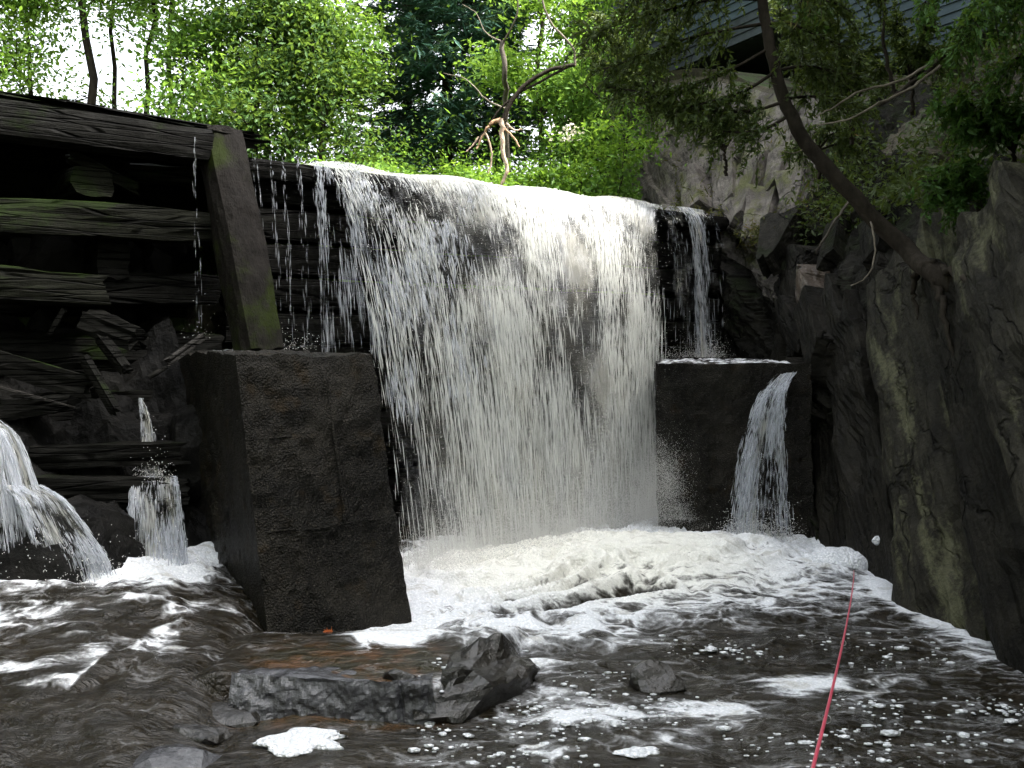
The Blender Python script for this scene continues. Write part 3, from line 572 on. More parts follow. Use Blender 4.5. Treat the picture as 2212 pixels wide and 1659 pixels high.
wf = tag(empty('waterfall', tuple(dam(2, 0.6, 0))), 'white sheet of water pouring over the middle of the dam', kind='structure')
for li, (o_, cv) in enumerate(((0.0, 1.0), (-0.07, 0.80), (0.09, 0.70), (0.03, 1.0))):
    u = np.linspace(0, 1, 150); k = np.concatenate([np.linspace(-1.0, 0, 14)[:-1], np.linspace(0, 1.0, 60)]); U, K = np.meshgrid(u, k, indexing='ij')
    kk = np.clip(K, 0, 1)
    o = o_ * kk + 0.05 * kk * fbm(n3(U * 9, K * 3, li), 3, 80 + li)
    V = fall(U, K, o); V[..., 2] += np.where(K < 0.25, 0.012 * fbm(n3(U * 30, K * 6, li), 2, 85), 0)
    arcl = np.concatenate([[0], np.cumsum(np.linalg.norm(np.diff(V[75], axis=0), axis=1))])
    edge = ss(0, 0.035, U) * ss(1.0, 0.97, U); dens = 0.0 + 1.05 * ss(0.04, 0.46, U) - 0.15 * ss(0.8, 1.0, U)
    patch = 0.30 * fbm(n3(U * 9 - K * 2, K * 6.5, li * 3), 3, 90)
    cover = cv * (1.35 * ss(0.40, 0.0, kk) + (0.33 + 2.6 * patch + 0.38 * ss(0.75, 1, kk)) * ss(0.0, 0.40, kk)) * (0.30 + 0.70 * np.clip(dens, 0, 1)) * edge
    cover = cover + 0.25 * ss(0.2, 0.0, kk) * edge
    if li and True: cover = cover * ss(0.0, 0.2, kk)
    if li == 3: cover = edge * (0.45 + 0.5 * ss(0.05, .45, U) + 0.6 * ss(.6, 1, kk) + patch) * ss(0.0, 0.12, kk)  # faint pale veil, added over the fall to lighten its dark gaps
    flow = n3(U * TW, np.broadcast_to(arcl[None], U.shape), li * 7.3)
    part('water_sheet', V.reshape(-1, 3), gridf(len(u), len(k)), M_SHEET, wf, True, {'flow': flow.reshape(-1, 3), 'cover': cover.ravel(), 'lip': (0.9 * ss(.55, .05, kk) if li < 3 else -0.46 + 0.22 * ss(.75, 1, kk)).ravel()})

def strands(root, pos, n, klen, rad, mat, rng, dens=None, kr=(0, 1), jit=0.03, name='water_strands', ur=(0, 1)):
    u = rng.uniform(*ur, n * 3); k = rng.uniform(kr[0], kr[1], n * 3) ; pr = np.ones(n * 3) if dens is None else dens(u, k)
    ok = rng.uniform(0, 1, n * 3) < pr; u, k = u[ok][:n], k[ok][:n]; m = len(u)
    L = klen * rng.uniform(0.4, 1.6, m); j = rng.normal(0, jit, m) * (0.25 + k); ju = rng.normal(0, 0.004, m)
    Pa, Pm, Pb = pos(u, np.clip(k - L, -0.05, 1.02), j), pos(u + ju * .5, np.clip(k - L * 0.1, -.05, 1.02), j), pos(u + ju, np.clip(k + L * 0.7, -.05, 1.02), j)
    V, F = spindles(Pa, Pm, Pb, rad * rng.uniform(0.5, 1.5, m)); o = part(name, V, F, mat, root); o['kind'] = 'stuff'; return o

def main_dens(u, k):
    c = fbm(n3(u * 8 - k * 0.6, k * 4.5, 2), 3, 101); c2 = fbm(n3(u * 26, k * 1.6, 5), 2, 103)
    d = 0.46 + 0.85 * c + 0.45 * c2 + 0.45 * ss(0.65, 1, k) + 0.35 * ss(0.45, 0.1, k)
    d = d * (0.20 + 0.85 * ss(0.05, 0.42, u)) * (1 - 0.55 * ss(0.82, 1.0, u) * ss(1, .5, k)); return np.clip(d, 0.02, 1)
strands(wf, fall, 15000, 0.026, 0.0028, M_STRAND, R, main_dens, (0.0, 1.0), 0.06)
strands(wf, fall, 3200, 0.034, 0.0045, M_STRAND, R, main_dens, (0.05, 0.9), 0.05)
strands(wf, fall, 900, 0.020, 0.008, M_STRANDC, R, lambda u, k: np.clip(0.2 + 0.9 * fbm(n3(u * 14, k * 7, 9), 2, 109), 0, 1), (0.22, 0.8), 0.07, ur=(0.0, 0.35))

def drops(root, P, rad, mat, name='spray', rng=R):
    n = len(P); t = np.array([[1, 1, 1], [1, -1, -1], [-1, 1, -1], [-1, -1, 1]]) / 1.7
    V = (P[:, None] + t[None] * np.asarray(rad)[:, None, None] * rng.uniform(0.7, 1.3, (n, 4, 1))).reshape(-1, 3)
    F = (np.array([[0, 1, 2], [0, 3, 1], [0, 2, 3], [1, 3, 2]])[None] + 4 * np.arange(n)[:, None, None]).reshape(-1, 3)
    o = part(name, V, F, mat, root); o['kind'] = 'stuff'; return o

# free drops in the fall and mist where it lands
n = 2600; u = R.uniform(-0.01, 1.0, n); k = R.uniform(0.2, 1, n); drops(wf, fall(u, k, R.normal(0.05, 0.12, n)), R.uniform(0.003, 0.006, n), M_SPRAY)
n = 130000; u = R.beta(1.15, 0.95, n); hgt = R.exponential(0.26, n) * (.15 + .85 * ss(0, .25, u)) * (0.55 + 0.75 * u) * (0.6 + 0.8 * (0.5 + 0.5 * noise(n3(u * 11, 0 * u, 3), 8)))
b = dam(TW * u - 0.98 * u, 1.4 - 0.4 * u + R.normal(0.12, 0.22, n), 0.06 + hgt); drops(wf, b, R.uniform(0.0014, 0.0038, n), M_SPRAY)
# burst of spray against the right-hand concrete
n = 30000; a = R.normal(0, 1, (n, 3)); b = A(1.25, 8.80, 0.38) + a * A(0.12, 0.25, 0.24); b[:, 0] += 0.10 * np.maximum(0, 0.5 - b[:, 2]) + 0.10 * noise(b * 4, 5); b = b[b[:, 2] > 0.03]
drops(wf, b, R.uniform(0.0012, 0.0030, len(b)), M_SPRAY)
def plume(u, k, o=0.0):
    k = np.asarray(k, float); h0 = 0.10 + 0.85 * u; vx = 0.50 - 0.30 * u
    return np.stack([1.22 + vx * k + o, 8.80 - 0.30 * k + 0 * u + o, np.maximum(h0 + (0.28 - .15 * u) * k - 0.75 * k * k * (0.35 + u), 0.02)], -1)
n = 22000; u = R.uniform(0, 1, n) ** 1.3; k = R.beta(1, 1.5, n); kp = fbm(n3(u * 5, k * 5, 2), 3, 66) + .35 - .5 * k > R.normal(0, .18, n); u, k = u[kp], k[kp]; n = len(u); drops(wf, plume(u, k, R.normal(0, .06, n)), R.uniform(0.0010, 0.0026, n), M_SPRAY)
# water leaping along the left of the jet on to the pier top
def lft(u, k, o=0.0):
    t = -0.06 + 0.35 * u - 0.10 * k * (1 - u); nn = (0.35 + 0.55 * u) * k + o; return dam(t, nn, ZC - (ZC - 1.62) * (0.05 * k + 0.95 * k * k))
strands(wf, lft, 1500, 0.035, 0.003, M_STRANDC, R, lambda u, k: np.clip(0.35 + 0.8 * fbm(n3(u * 9, k * 5, 0), 3, 120), 0.02, 1), (0, 1), 0.03)

def side_fall(name, label, pos, n, klen, rad, base=None, mat=M_STRANDC, jit=0.015, cov=0.62, wlen=(0.3, 1.0), sheet=True, spray=900, dn=None):
    P0 = pos(A(0.5), A(1.0), A(0.0))[0]; root = tag(empty(name, tuple(P0)), label, kind='structure')
    if sheet:
        U, K = np.meshgrid(np.linspace(0, 1, 26), np.linspace(0, 1, 34), indexing='ij'); V = pos(U, K, 0.02 * fbm(n3(U * 5, K * 4, n), 2, 131))
        ed = ss(0, .2, U) * ss(1, .8, U)
        part('water_sheet', V.reshape(-1, 3), gridf(26, 34), M_SHEET, root, True, {'flow': n3(U * wlen[0] + n, K * wlen[1], n * .1).reshape(-1, 3), 'cover': (cov * (0.55 + 0.45 * ed) + 0.45 * fbm(n3(U * 3, K * 4, n), 3, 7)).ravel() * (.3 + .7 * ed.ravel()) + .35 * ss(.25, 0, K.ravel()) * ed.ravel(), 'lip': np.full(U.size, .55)})
    strands(root, pos, n, klen, rad, mat, R, dn or (lambda u, k: np.clip(0.4 + 0.8 * fbm(n3(u * 5, k * 2.5, n), 3, n % 97), 0.03, 1)), (0, 1), jit)
    if spray:
        u = R.uniform(0, 1, spray); b = pos(u, np.ones(spray), R.normal(0, 0.08, spray)); b[:, 2] += R.exponential(0.07, spray); b[:, :2] += R.normal(0, .05, (spray, 2)); drops(root, b, R.uniform(0.003, 0.006, spray), M_SPRAY)
    return root

def path_fall(pts, w0, w1, side=None, fan=0.0):
    """fall along a polyline of world points; u spreads it sideways"""
    Q = np.asarray(pts, float); sd = A(*DD, 0) if side is None else side
    def pos(u, k, o):
        u, k, o = np.broadcast_arrays(np.asarray(u, float), np.asarray(k, float), np.asarray(o, float))
        s = np.clip(k, 0, 1) * (len(Q) - 1); i = np.minimum(s.astype(int), len(Q) - 2); f = (s - i)[..., None]
        p = np.vstack([2 * Q[0] - Q[1], Q, 2 * Q[-1] - Q[-2]]); a, b, c, d = p[i], p[i + 1], p[i + 2], p[i + 3]
        x = 0.5 * (2 * b + (c - a) * f + (2 * a - 5 * b + 4 * c - d) * f ** 2 + (3 * b - a - 3 * c + d) * f ** 3)
        wd = (w0 + (w1 - w0) * np.clip(k, 0, 1))[..., None]
        return x + sd * (u[..., None] - 0.5) * wd + A(*NN, 0) * o[..., None]
    return pos
XR = A(1, 0.15, 0)
side_fall('side_waterfall', 'broad side stream tumbling in at the left edge of the picture', path_fall([at(-50, 890, 6.35), at(-5, 950, 6.25), at(25, 1080, 6.1), at(45, 1200, 6.0), at(60, 1330, 5.9)], 0.16, 0.46, XR), 3200, 0.06, 0.0034, wlen=(.5, 1.2), cov=0.62, jit=.04, spray=2500)
side_fall('side_waterfall', 'stream fanning right over a rock beside the leftmost side fall', path_fall([at(45, 1050, 6.1), at(85, 1085, 6.0), at(120, 1150, 5.95), at(150, 1215, 5.92), at(172, 1310, 5.9)], 0.22, 0.46, XR), 1900, 0.05, 0.0036, wlen=(.5, .8), cov=0.60, jit=.04, spray=2500)
side_fall('side_waterfall', 'short curtain of water dropping off a ledge left of the concrete pier', path_fall([at(330, 1030, 6.75), at(330, 1052, 6.6), at(332, 1120, 6.48), at(334, 1190, 6.42), at(336, 1285, 6.35)], 0.28, 0.38, XR), 1900, 0.05, 0.0034, wlen=(.5, .8), cov=0.60, jit=.035, spray=2500)
side_fall('side_waterfall', 'thin trickle above the ledge left of the concrete pier', path_fall([at(302, 860, 7.0), at(312, 900, 6.95), at(318, 950, 6.9), at(325, 1035, 6.8)], 0.03, 0.12, XR), 260, 0.06, 0.003, sheet=True, spray=400, wlen=(.15, .6), cov=.5)
side_fall('side_waterfall', 'narrow white stream dropping from the right end of the dam crest', path_fall([dam(4.55, 0.02, ZC), dam(4.56, 0.16, 3.05), dam(4.55, 0.26, 2.5), dam(4.54, 0.33, 2.0), dam(4.52, 0.38, 1.56)], 0.22, 0.30, A(*DD, 0)), 700, 0.04, 0.0028, wlen=(.3, 1.7), cov=.55)
side_fall('side_waterfall', 'faint curtain of drips from the crest right of the main fall', path_fall([dam(4.55, 0.0, ZC), dam(4.55, 0.12, 3.0), dam(4.55, 0.2, 2.4), dam(4.5, 0.25, 1.56)], 0.95, 0.95, A(*DD, 0)), 420, 0.04, 0.0024, wlen=(.9, 1.7), cov=.35, spray=700,
          dn=lambda u, k: np.clip(0.25 + 0.9 * fbm(n3(u * 16, k * .8, 4), 2, 77), 0.0, 1))
side_fall('side_waterfall', 'foamy stream spilling down the front of the right concrete abutment', path_fall([at(1705, 800, 8.75), at(1672, 850, 8.5), at(1655, 930, 8.4), at(1645, 1040, 8.35), at(1640, 1165, 8.3)], 0.10, 0.50, A(1, 0.0, 0)), 2600, 0.035, 0.004, wlen=(.6, 1.4), cov=.42, jit=.035, spray=2500)
for i, (a, b_, w_) in enumerate(((556, 561, .05), (590, 596, .035), (615, 622, .04), (650, 648, .05))):
    ta, tb = dam_px(a, 0.05), dam_px(a, 0.05)
    side_fall('trickle', 'string of drips off the crest beside the post, %s of four' % ('nearest the post', 'second from the post', 'third from the post', 'nearest the main fall')[i],
              path_fall([dam(ta, 0.02, ZC + .01), dam(ta, 0.07, 3.05), dam(ta, 0.12, 2.6), dam(ta, 0.15, 2.2), dam(ta, .18, 1.66)], w_ * .7, w_ * 1.6), 55, 0.035, 0.0024, sheet=False, spray=60)
tx = dam_px(428, 0.3)
side_fall('trickle', 'string of drips off the cap beam left of the post', path_fall([dam(tx, 0.27, 3.28), dam(tx, 0.29, 3.0), dam(tx, 0.3, 2.5), dam(tx, .32, 1.75)], .03, .06), 45, 0.03, 0.0024, sheet=False, spray=40)

# ------------------------------------------------------------------ timber dam
td = tag(empty('timber_dam', tuple(dam(0, 0, 0))), 'old mossy timber crib dam stretching across the stream', 'dam')
def tbeam(name, t0, t1, n_, z0, z1, wd, ht, seed, mat=M_TIMB, rough=0.02, **kw):
    V, F = beam(dam(t0, n_, z0), dam(t1, n_, z1), wd, ht, seed, rough=rough, **kw); return part(name, V, F, mat, td)
tbeam('cap_beam', -6.5, -1.02, 0.12, 3.27, 3.225, 0.30, 0.27, 1)
for i, (a, b, z, h_) in enumerate(((-6.6, -1.85, 3.425, .05), (-2.0, -0.62, 3.385, .04), (-1.35, -0.60, 3.335, .03))):
    V, F = beam(dam(a, -0.06 + .03 * i, z + 0.02), dam(b, -0.06 + .03 * i, z - .02), 0.46, h_, 20 + i, rough=0.05, endcut=0.10); part('cover_plank', V, F, M_TIMB, td)
tbeam('crib_log', -6.5, -0.95, 0.10, 2.57, 2.60, 0.30, 0.27, 3, M_TIMBM, 0.06)
tbeam('crib_log', -6.5, dam_px(216, .12), 0.16, 2.16, 2.10, 0.30, 0.25, 4, M_TIMBM, 0.05, endcut=.05)
tbeam('crib_log', dam_px(222, 0), -0.9, -0.08, 2.12, 2.14, 0.26, 0.24, 5, M_TIMB, 0.04)
for i, (p, n_) in enumerate(((205, 0.10), (248, 0.06))):
    t_ = dam_px(p, n_); z_ = (2.885, 2.345)[i]; h_ = (.23, .30)[i]
    V, F = beam(dam(t_, -1.0, z_), dam(t_, n_ + 0.02, z_), (0.29, .25)[i], h_, 30 + i, nseg=14, rough=0.05, endcut=.004); part('cross_tie', V, F, (M_TIMBM, M_TIMB)[i], td)
V, F = beam(dam(dam_px(160, .05), .05, 3.06), dam(dam_px(305, .02), -.05, 2.88), .10, .10, 40, rough=.05); part('brace', V, F, M_TIMBM, td)
V, F = beam(dam(dam_px(300, .0), -.2, 3.02), dam(dam_px(430, .0), -.1, 3.02), .2, .14, 41, rough=.08); part('brace', V, F, M_TIMBM, td)
# leaning post standing on the pier
tp0 = dam_px(481, 0.06); V, F = beam(dam(tp0, 0.79, 1.62), dam(tp0 - 0.01, 0.05, 3.33), 0.30, 0.30, 50, rough=0.025, up=A(*NN, 0), endcut=.02, taper=-0.06); part('post', V, F, M_POST, td)
# logs behind the falling water, and the crest sill
for i, z in enumerate(np.arange(0.1, 3.1, 0.29)):
    V, F = beam(dam(-0.75 + R.uniform(-.1, .1), -0.22 - .05 * R.uniform(), z), dam(5.3, -0.22 - .05 * R.uniform(), z + R.uniform(-.02, .02)), .3, .27, 60 + i, nseg=40, rough=.04); part('face_log', V, F, M_TIMBD, td)
V, F = beam(dam(-0.80, -0.16, 3.14), dam(5.3, -0.16, 3.12), .34, .17, 80, nseg=40, rough=.02); part('sill_beam', V, F, M_TIMBD, td)
# stones packed inside the crib
for i in range(44):
    r_ = np.random.default_rng(300 + i); V, F = rock(r_.uniform(.11, .26, 3), 300 + i, 2); part('fill_stone', V + dam(r_.uniform(-4.2, -0.9), r_.uniform(-0.75, -0.45), r_.uniform(1.3, 3.0)), F, M_RUBBLE, td)
for i, (z, n_) in enumerate(((1.62, -.15), (1.2, 0.05), (.8, .25), (2.6, -.9), (3.05, -.95), (2.1, -.9), (1.65, -.9))):
    V, F = beam(dam(-6.5, n_, z), dam(-0.85, n_, z), .32, .36, 90 + i, nseg=30, rough=.06); part('crib_log', V, F, M_TIMB, td)
# rubble apron under the crib, left of the pier
U, K = np.meshgrid(np.linspace(-6.5, -1.25, 150), np.linspace(0, 1, 70), indexing='ij')
nn = -0.1 + 1.35 * K; zz_ = 1.75 - 1.65 * K ** 0.8; st = 0.16 * fbm(n3(U * 2.4, K * 3.6, 1), 4, 150)
V = dam(U, nn + st * .6, zz_ + 0.10 * np.floor(3 * (K + .1 * noise(n3(U * 1.3, K, 3), 4))) / 3 + st); o = part('rubble_apron', V.reshape(-1, 3), gridf(150, 70), M_RUBBLE, td); o['kind'] = 'stuff'

def loose(name, label, cat, P0, P1, wd, ht, seed, mat=M_PLANK, group=None, **kw):
    V, F = beam(P0, P1, wd, ht, seed, nseg=18, **kw); c = (A(*P0) + A(*P1)) / 2; o = mesh(name, V - c, F, mat); o.location = c; return tag(o, label, cat, group)
G = 'broken timbers heaped under the crib'
loose('broken_beam', 'long dark broken beam slanting in from the left edge below the crib', 'timber', at(-60, 765, 6.7), at(205, 842, 6.75), .13, .16, 200, M_TIMB, G, endcut=.12, rough=.05)
loose('broken_plank', 'thin pale pointed splinter under the long broken beam', 'plank', at(-60, 822, 6.6), at(158, 880, 6.6), .05, .03, 201, M_PLANK, G, rough=.06, endcut=.05, taper=.7)
loose('broken_plank', 'narrow plank leaning steeply against the end of the broken beam', 'plank', at(182, 775, 6.7), at(247, 890, 6.55), .05, .07, 202, M_TIMB, G, rough=.05)
loose('broken_plank', 'grey split plank slanting up to the concrete pier top', 'plank', at(362, 782, 6.75), at(440, 728, 6.95), .06, .045, 203, M_PLANK, G, rough=.06)
loose('broken_plank', 'stubby rounded timber end poking out of the debris', 'timber', at(222, 735, 6.9), at(272, 800, 6.7), .09, .08, 204, M_TIMB, G, rough=.06)
loose('broken_log', 'knotty log end sticking out of the debris under the crib', 'log', at(190, 690, 7.1), at(300, 735, 6.9), .17, .17, 205, M_TIMB, G, rough=.10)
loose('broken_plank', 'short grey chip of plank wedged below the slanting plank', 'plank', at(322, 815, 6.75), at(356, 795, 6.75), .04, .03, 206, M_PLANK, G, rough=.06)
loose('broken_plank', 'dim upright stick under the mossy crib log', 'plank', at(110, 720, 7.0), at(140, 670, 7.0), .03, .04, 207, M_TIMB, G)
loose('sunken_log', 'wet log lying across the ledge above the left side falls', 'log', at(60, 990, 6.6), at(410, 978, 6.95), .20, .17, 208, M_TIMB, G, rough=.06)
loose('sunken_log', 'lower wet log with water running over it behind the side fall', 'log', at(70, 1052, 6.5), at(400, 1062, 6.75), .22, .15, 209, M_TIMB, G, rough=.06)
loose('broken_beam', 'broad dark timber lying under the pale splinter', 'timber', at(-60, 905, 6.6), at(135, 868, 6.75), .2, .14, 210, M_TIMB, G, rough=.05, endcut=.1)

# ------------------------------------------------------------------ concrete
def hull_block(name, label, bottom, top, z0, z1, seed, mat, cat, res=46, amp=0.02):
    """battered concrete block with worn edges from bottom and top outlines (same count, counter-clockwise)"""
    bottom, top = np.asarray(bottom, float), np.asarray(top, float); m = len(bottom); mb = MB(); cen = np.append(bottom.mean(0), (z0 + z1) / 2)
    def worn(V):
        dn = unit(V - cen); return V + dn * (amp * fbm(V * 3.1 + seed, 4, seed) + amp * .9 * fbm(V * 13, 3, seed + 4))[..., None]
    for k in range(m):
        a, b = k, (k + 1) % m; U, K = np.meshgrid(np.linspace(0, 1, res), np.linspace(0, 1, res), indexing='ij')
        lo = bottom[a] + (bottom[b] - bottom[a]) * U[..., None]; hi = top[a] + (top[b] - top[a]) * U[..., None]
        xy = lo + (hi - lo) * K[..., None]; V = np.concatenate([xy, (z0 + (z1 - z0) * K)[..., None]], -1)
        mb.add(worn(V).reshape(-1, 3), gridf(res, res))
    U, K = np.meshgrid(np.linspace(0, 1, res), np.linspace(0, 1, res), indexing='ij'); U, K = U[..., None], K[..., None]
    xy = (top[0] * (1 - U) + top[1] * U) * (1 - K) + (top[3] * (1 - U) + top[2] * U) * K if m == 4 else None
    V = np.concatenate([xy, np.full(xy.shape[:2] + (1,), z1)], -1); mb.add(worn(V).reshape(-1, 3), gridf(res, res))
    V, F = mb.get(); root = tag(empty(name, (cen[0], cen[1], z0)), label, cat); part('block', V, F, mat, root); return root
d2 = lambda t, n: dam(t, n, 0)[:2]
pier = hull_block('concrete_pier', 'dark battered concrete pier left of the main waterfall', [d2(-1.62, 2.60), d2(-.69, 2.60), d2(-.69, -.05), d2(-1.22, -.05)], [d2(-1.63, 2.13), d2(-.72, 2.13), d2(-.72, -.05), d2(-1.23, -.05)], -0.25, 1.64, 5, M_CONC, 'pier')
# formwork joints standing proud as thin cement fins
def fin(P, r, name='form_joint'):
    V, F = tube(P, r, 5); part(name, V, F, M_CONC, pier, True)
def pf(s, z, o=0.012):                                                   # point on the pier front, s 0..1 across
    k = (z + .25) / 1.89; return dam(-1.62 + .93 * s, 2.60 - .47 * k + o, z)
fin([pf(.60 + .004 * math.sin(9 * z), z) for z in np.linspace(.62, 1.42, 16)], 0.010)
fin([pf(s, .62 + .008 * math.sin(11 * s), .010) for s in np.linspace(.06, .86, 18)], 0.006)
fin([pf(s, 1.15 + .02 * s, .004) for s in np.linspace(.02, .3, 8)], 0.006)
ab = hull_block('concrete_abutment', 'dark wet concrete abutment right of the main waterfall', [(1.30, 8.72), (2.62, 8.52), (2.7, 11.2), (1.62, 11.0)], [(1.28, 8.86), (2.60, 8.70), (2.7, 11.2), (1.60, 11.0)], -0.3, 1.53, 9, M_CONC, 'abutment')
U, K = np.meshgrid(np.linspace(0, 1, 60), np.linspace(0, 1, 40), indexing='ij')
def sheet_on_top(root, q, z, name='wash', f=0.8):
    q = np.asarray(q, float); xy = (q[0] * (1 - U[..., None]) + q[1] * U[..., None]) * (1 - K[..., None]) + (q[3] * (1 - U[..., None]) + q[2] * U[..., None]) * K[..., None]
    p3 = n3(xy[..., 0], xy[..., 1]); e = np.minimum(np.minimum(U, 1 - U), np.minimum(K, 1 - K)); V = np.concatenate([xy, (z + (.022 * np.abs(fbm(p3 * 9, 3, 12)) + .004) * ss(0, .06, e))[..., None]], -1)
    part(name, V.reshape(-1, 3), gridf(60, 40), M_POOL, root, True, {'foam': np.full(U.size, f), 'cream': np.zeros(U.size), 'shallow': np.zeros(U.size)})
sheet_on_top(ab, [(1.30, 8.93), (2.52, 8.80), (2.55, 10.9), (1.62, 10.8)], 1.530, f=0.45)
sheet_on_top(pier, [d2(-1.2, .9), d2(-.75, 1.1), d2(-.75, 0.1), d2(-1.1, .1)], 1.636, f=0.42)

# ------------------------------------------------------------------ stones in the stream
def stone(name, label, V, F, mat, loc, sm=False):
    o = mesh(name, V, F, mat, None, sm); o.location = loc; return tag(o, label, 'rock')
# grey flat-faced block: prism with a tilted front
f0 = onz(488, 1575, -0.02)[:2]; f1 = onz(955, 1572, -0.02)[:2]
t0 = at(492, 1478, 4.60)[:2]; t1 = at(930, 1500, 4.44)[:2]
U, K = np.meshgrid(np.linspace(0, 1, 90), np.linspace(0, 1, 30), indexing='ij')
lo = np.concatenate([f0 + (f1 - f0) * U[..., None] + A(0, -.05), np.full(U.shape + (1,), -.10)], -1); hi = np.concatenate([t0 + (t1 - t0) * U[..., None], np.full(U.shape + (1,), 0.168)], -1)
V1 = lo + (hi - lo) * K[..., None]; bk = hi + (A(-.02, .42, -.075) * K[..., None] ** 1.3)
cr1 = np.exp(-((U - .83 - .03 * (K - .5)) / .012) ** 2) * .03
V1[..., 1] += .022 * fbm(V1 * 5, 4, 3) + .012 * fbm(V1 * 22, 3, 8) + cr1; bk[..., 2] += .020 * fbm(bk * 6, 3, 4)
mb = MB(); Vall = np.concatenate([V1, bk[:, 1:]], 1); mb.add(Vall.reshape(-1, 3), gridf(90, 59))
for k_ in (0, -1):
    e = Vall[k_]; mb.add(np.concatenate([e, e[:29] * 0 + A(e[-1][0], e[-1][1], -.1)])[:0], np.zeros((0, 4), int))
    c_ = A(e[:, 0].mean(), e[:, 1].max(), -.1); b0 = mb.n; mb.add(np.vstack([e, c_]), np.array([[i, i + 1, len(e)] for i in range(len(e) - 1)]))
V, F = mb.get(); c_ = V.mean(0); c_[2] = 0
stone('block_rock', 'long grey flat-faced rock ledge in front of the concrete pier', V - c_, F, M_BLOCK, tuple(c_))
# jagged dark rock with a pointed peak
def jag(poly, z, thick, seed):
    pass
v, f = rock((.20, .46, .15), 402, 4, 16, .12, 0.0, -.62)
pk = A(0.12, 0.22); v[:, 2] *= 1 + .95 * np.exp(-(((v[:, 0] - .10) / .07) ** 2 + ((v[:, 1] - .18) / .09) ** 2)) + .55 * np.exp(-(((v[:, 0] - .0) / .06) ** 2 + ((v[:, 1] - .12) / .08) ** 2)) * (v[:, 2] > 0); v[:, 2] += .03 * np.abs(fbm(v * 9, 3, 5)) * (v[:, 2] > 0)
stone('jagged_rock', 'dark jagged pointed rock at the right end of the grey ledge', v, f, M_WETROCK, (-0.17, 4.78, 0.02))
v, f = rock((.16, .12, .11), 403, 3, 14, .09); stone('small_rock', 'small low dark rock alone in the water right of the jagged rock', v, f, M_WETROCK, tuple(onz(1430, 1500, 0.0) + A(0, .08, .0)))
v, f = rock((.075, .05, .04), 404, 3, 12, .06); stone('pebble', 'small pebble in the brown shallow pool on the grey ledge', v, f, M_WETROCK, tuple(at(865, 1475, 4.58)))
for i, (p, q, s_, lb) in enumerate(((690, 1520, (.2, .1, .05), 'submerged flat stone hugging the foot of the grey ledge'), (400, 1545, (.30, .16, .10), 'wet stepped stone left of the grey ledge under running water'), (330, 1590, (.26, .14, .08), 'flat stone below the left rapids near the bottom edge'), (380, 1650, (.20, .16, .07), 'wet grey stone at the bottom edge left of the foam patch'), (130, 1600, (.32, .2, .09), 'broad brown stone under the rapids in the bottom left corner'), (40, 1500, (.3, .2, .10), 'brown stone awash at the left edge of the rapids'))):
    if i == 0: continue
    v, f = rock(s_, 410 + i, 3, 12, .06); P = onz(p, q, 0.03); stone('awash_rock', lb, v, f, M_WETROCK if i != 3 else M_BLOCK, tuple(P + A(0, 0, -.055)))
v, f = rock((.42, .30, .40), 420, 3, 14, .08); stone('fall_rock', 'dark rock splitting the left side falls', v, f, M_RUBBLE, tuple(at(125, 1190, 6.15)))
v, f = rock((.46, .34, .36), 421, 3, 14, .08); stone('fall_rock', 'dark rock behind the short curtain fall left of the pier', v, f, M_RUBBLE, tuple(at(330, 1180, 6.85)))
v, f = rock((.30, .22, .34), 422, 3, 14, .08); stone('fall_rock', 'dark wet rock between the pier side and the curtain fall', v, f, M_RUBBLE, tuple(at(430, 960, 7.1)))

# ------------------------------------------------------------------ loose foam
def foam_patch(P, rx, ry, hz, seed, label, cat='foam'):
    v, f = ico(4); a = np.arctan2(v[:, 1], v[:, 0]); k = 1 + (.5 if hz < .1 else .08) * fbm(n3(np.cos(a) * 1.5, np.sin(a) * 1.5, seed), 3, seed)
    V = np.stack([v[:, 0] * rx * k, v[:, 1] * ry * k, v[:, 2] * hz * (.55 if hz < .1 else 1) * (1 + (.5 if hz < .1 else .16) * fbm(n3(v[:, 0] * 4, v[:, 1] * 4, seed), 3, seed + 3))], -1)
    o = mesh('foam_patch', V, f, M_FOAM, None, True); o.location = P; return tag(o, label, cat, 'floating foam patches')
foam_patch(onz(640, 1618, 0.01), .19, .12, .030, 1, 'large white raft of foam floating at the bottom below the grey ledge')
foam_patch(onz(1385, 1640, 0.005), .10, .055, .018, 2, 'flat white foam raft at the bottom edge left of the fishing rod')
foam_patch(onz(1815, 1225, 0.03), .24, .20, .13, 5, 'heaped dome of foam against the foot of the cliff')
s_, h_ = 6.6, 0.33; P_, n_ = cliff_xyz(s_, h_)
rs = np.random.default_rng(5); mb = MB(); v1, f1 = ico(1)
cnt = 0
for i in range(3600):
    y = 3.5 + (rs.uniform() ** 0.8) * 2.3; x = rs.uniform(-0.35 - .02 * y, 2.4)
    cl = fbm(A(x * 1.7, y * 2.2, 0.0), 3, 44); p = 0.18 + 0.85 * cl
    if rs.uniform() > p: continue
    r_ = rs.lognormal(math.log(.0075), .55); r_ = min(r_, .032); k = rs.uniform(.5, 1.0)
    mb.add(v1 * A(r_ * rs.uniform(.9, 1.7), r_ * rs.uniform(.7, 1.1), r_ * .42) + A(x, y, zsurf(x, y) + .004 + .012 * float(fbm(A(x * 3, y * 4, 0.), 3, 60))), f1)
V, F = mb.get(); tag(mesh('foam_fleck', V, F, M_FOAM, None, True), 'white flecks of foam drifting over the dark pool', kind='stuff')
v, f = ico(3); q = onz(1900, 1230, 0.0); o = mesh('foam_ball', v * (1 + .15 * fbm(v * 2, 2, 3))[:, None] * .036, f, M_FOAM, None, True); o.location = at(1901, 1171, 7.28); tag(o, 'small white ball of foam clinging to the dark cliff', 'foam')
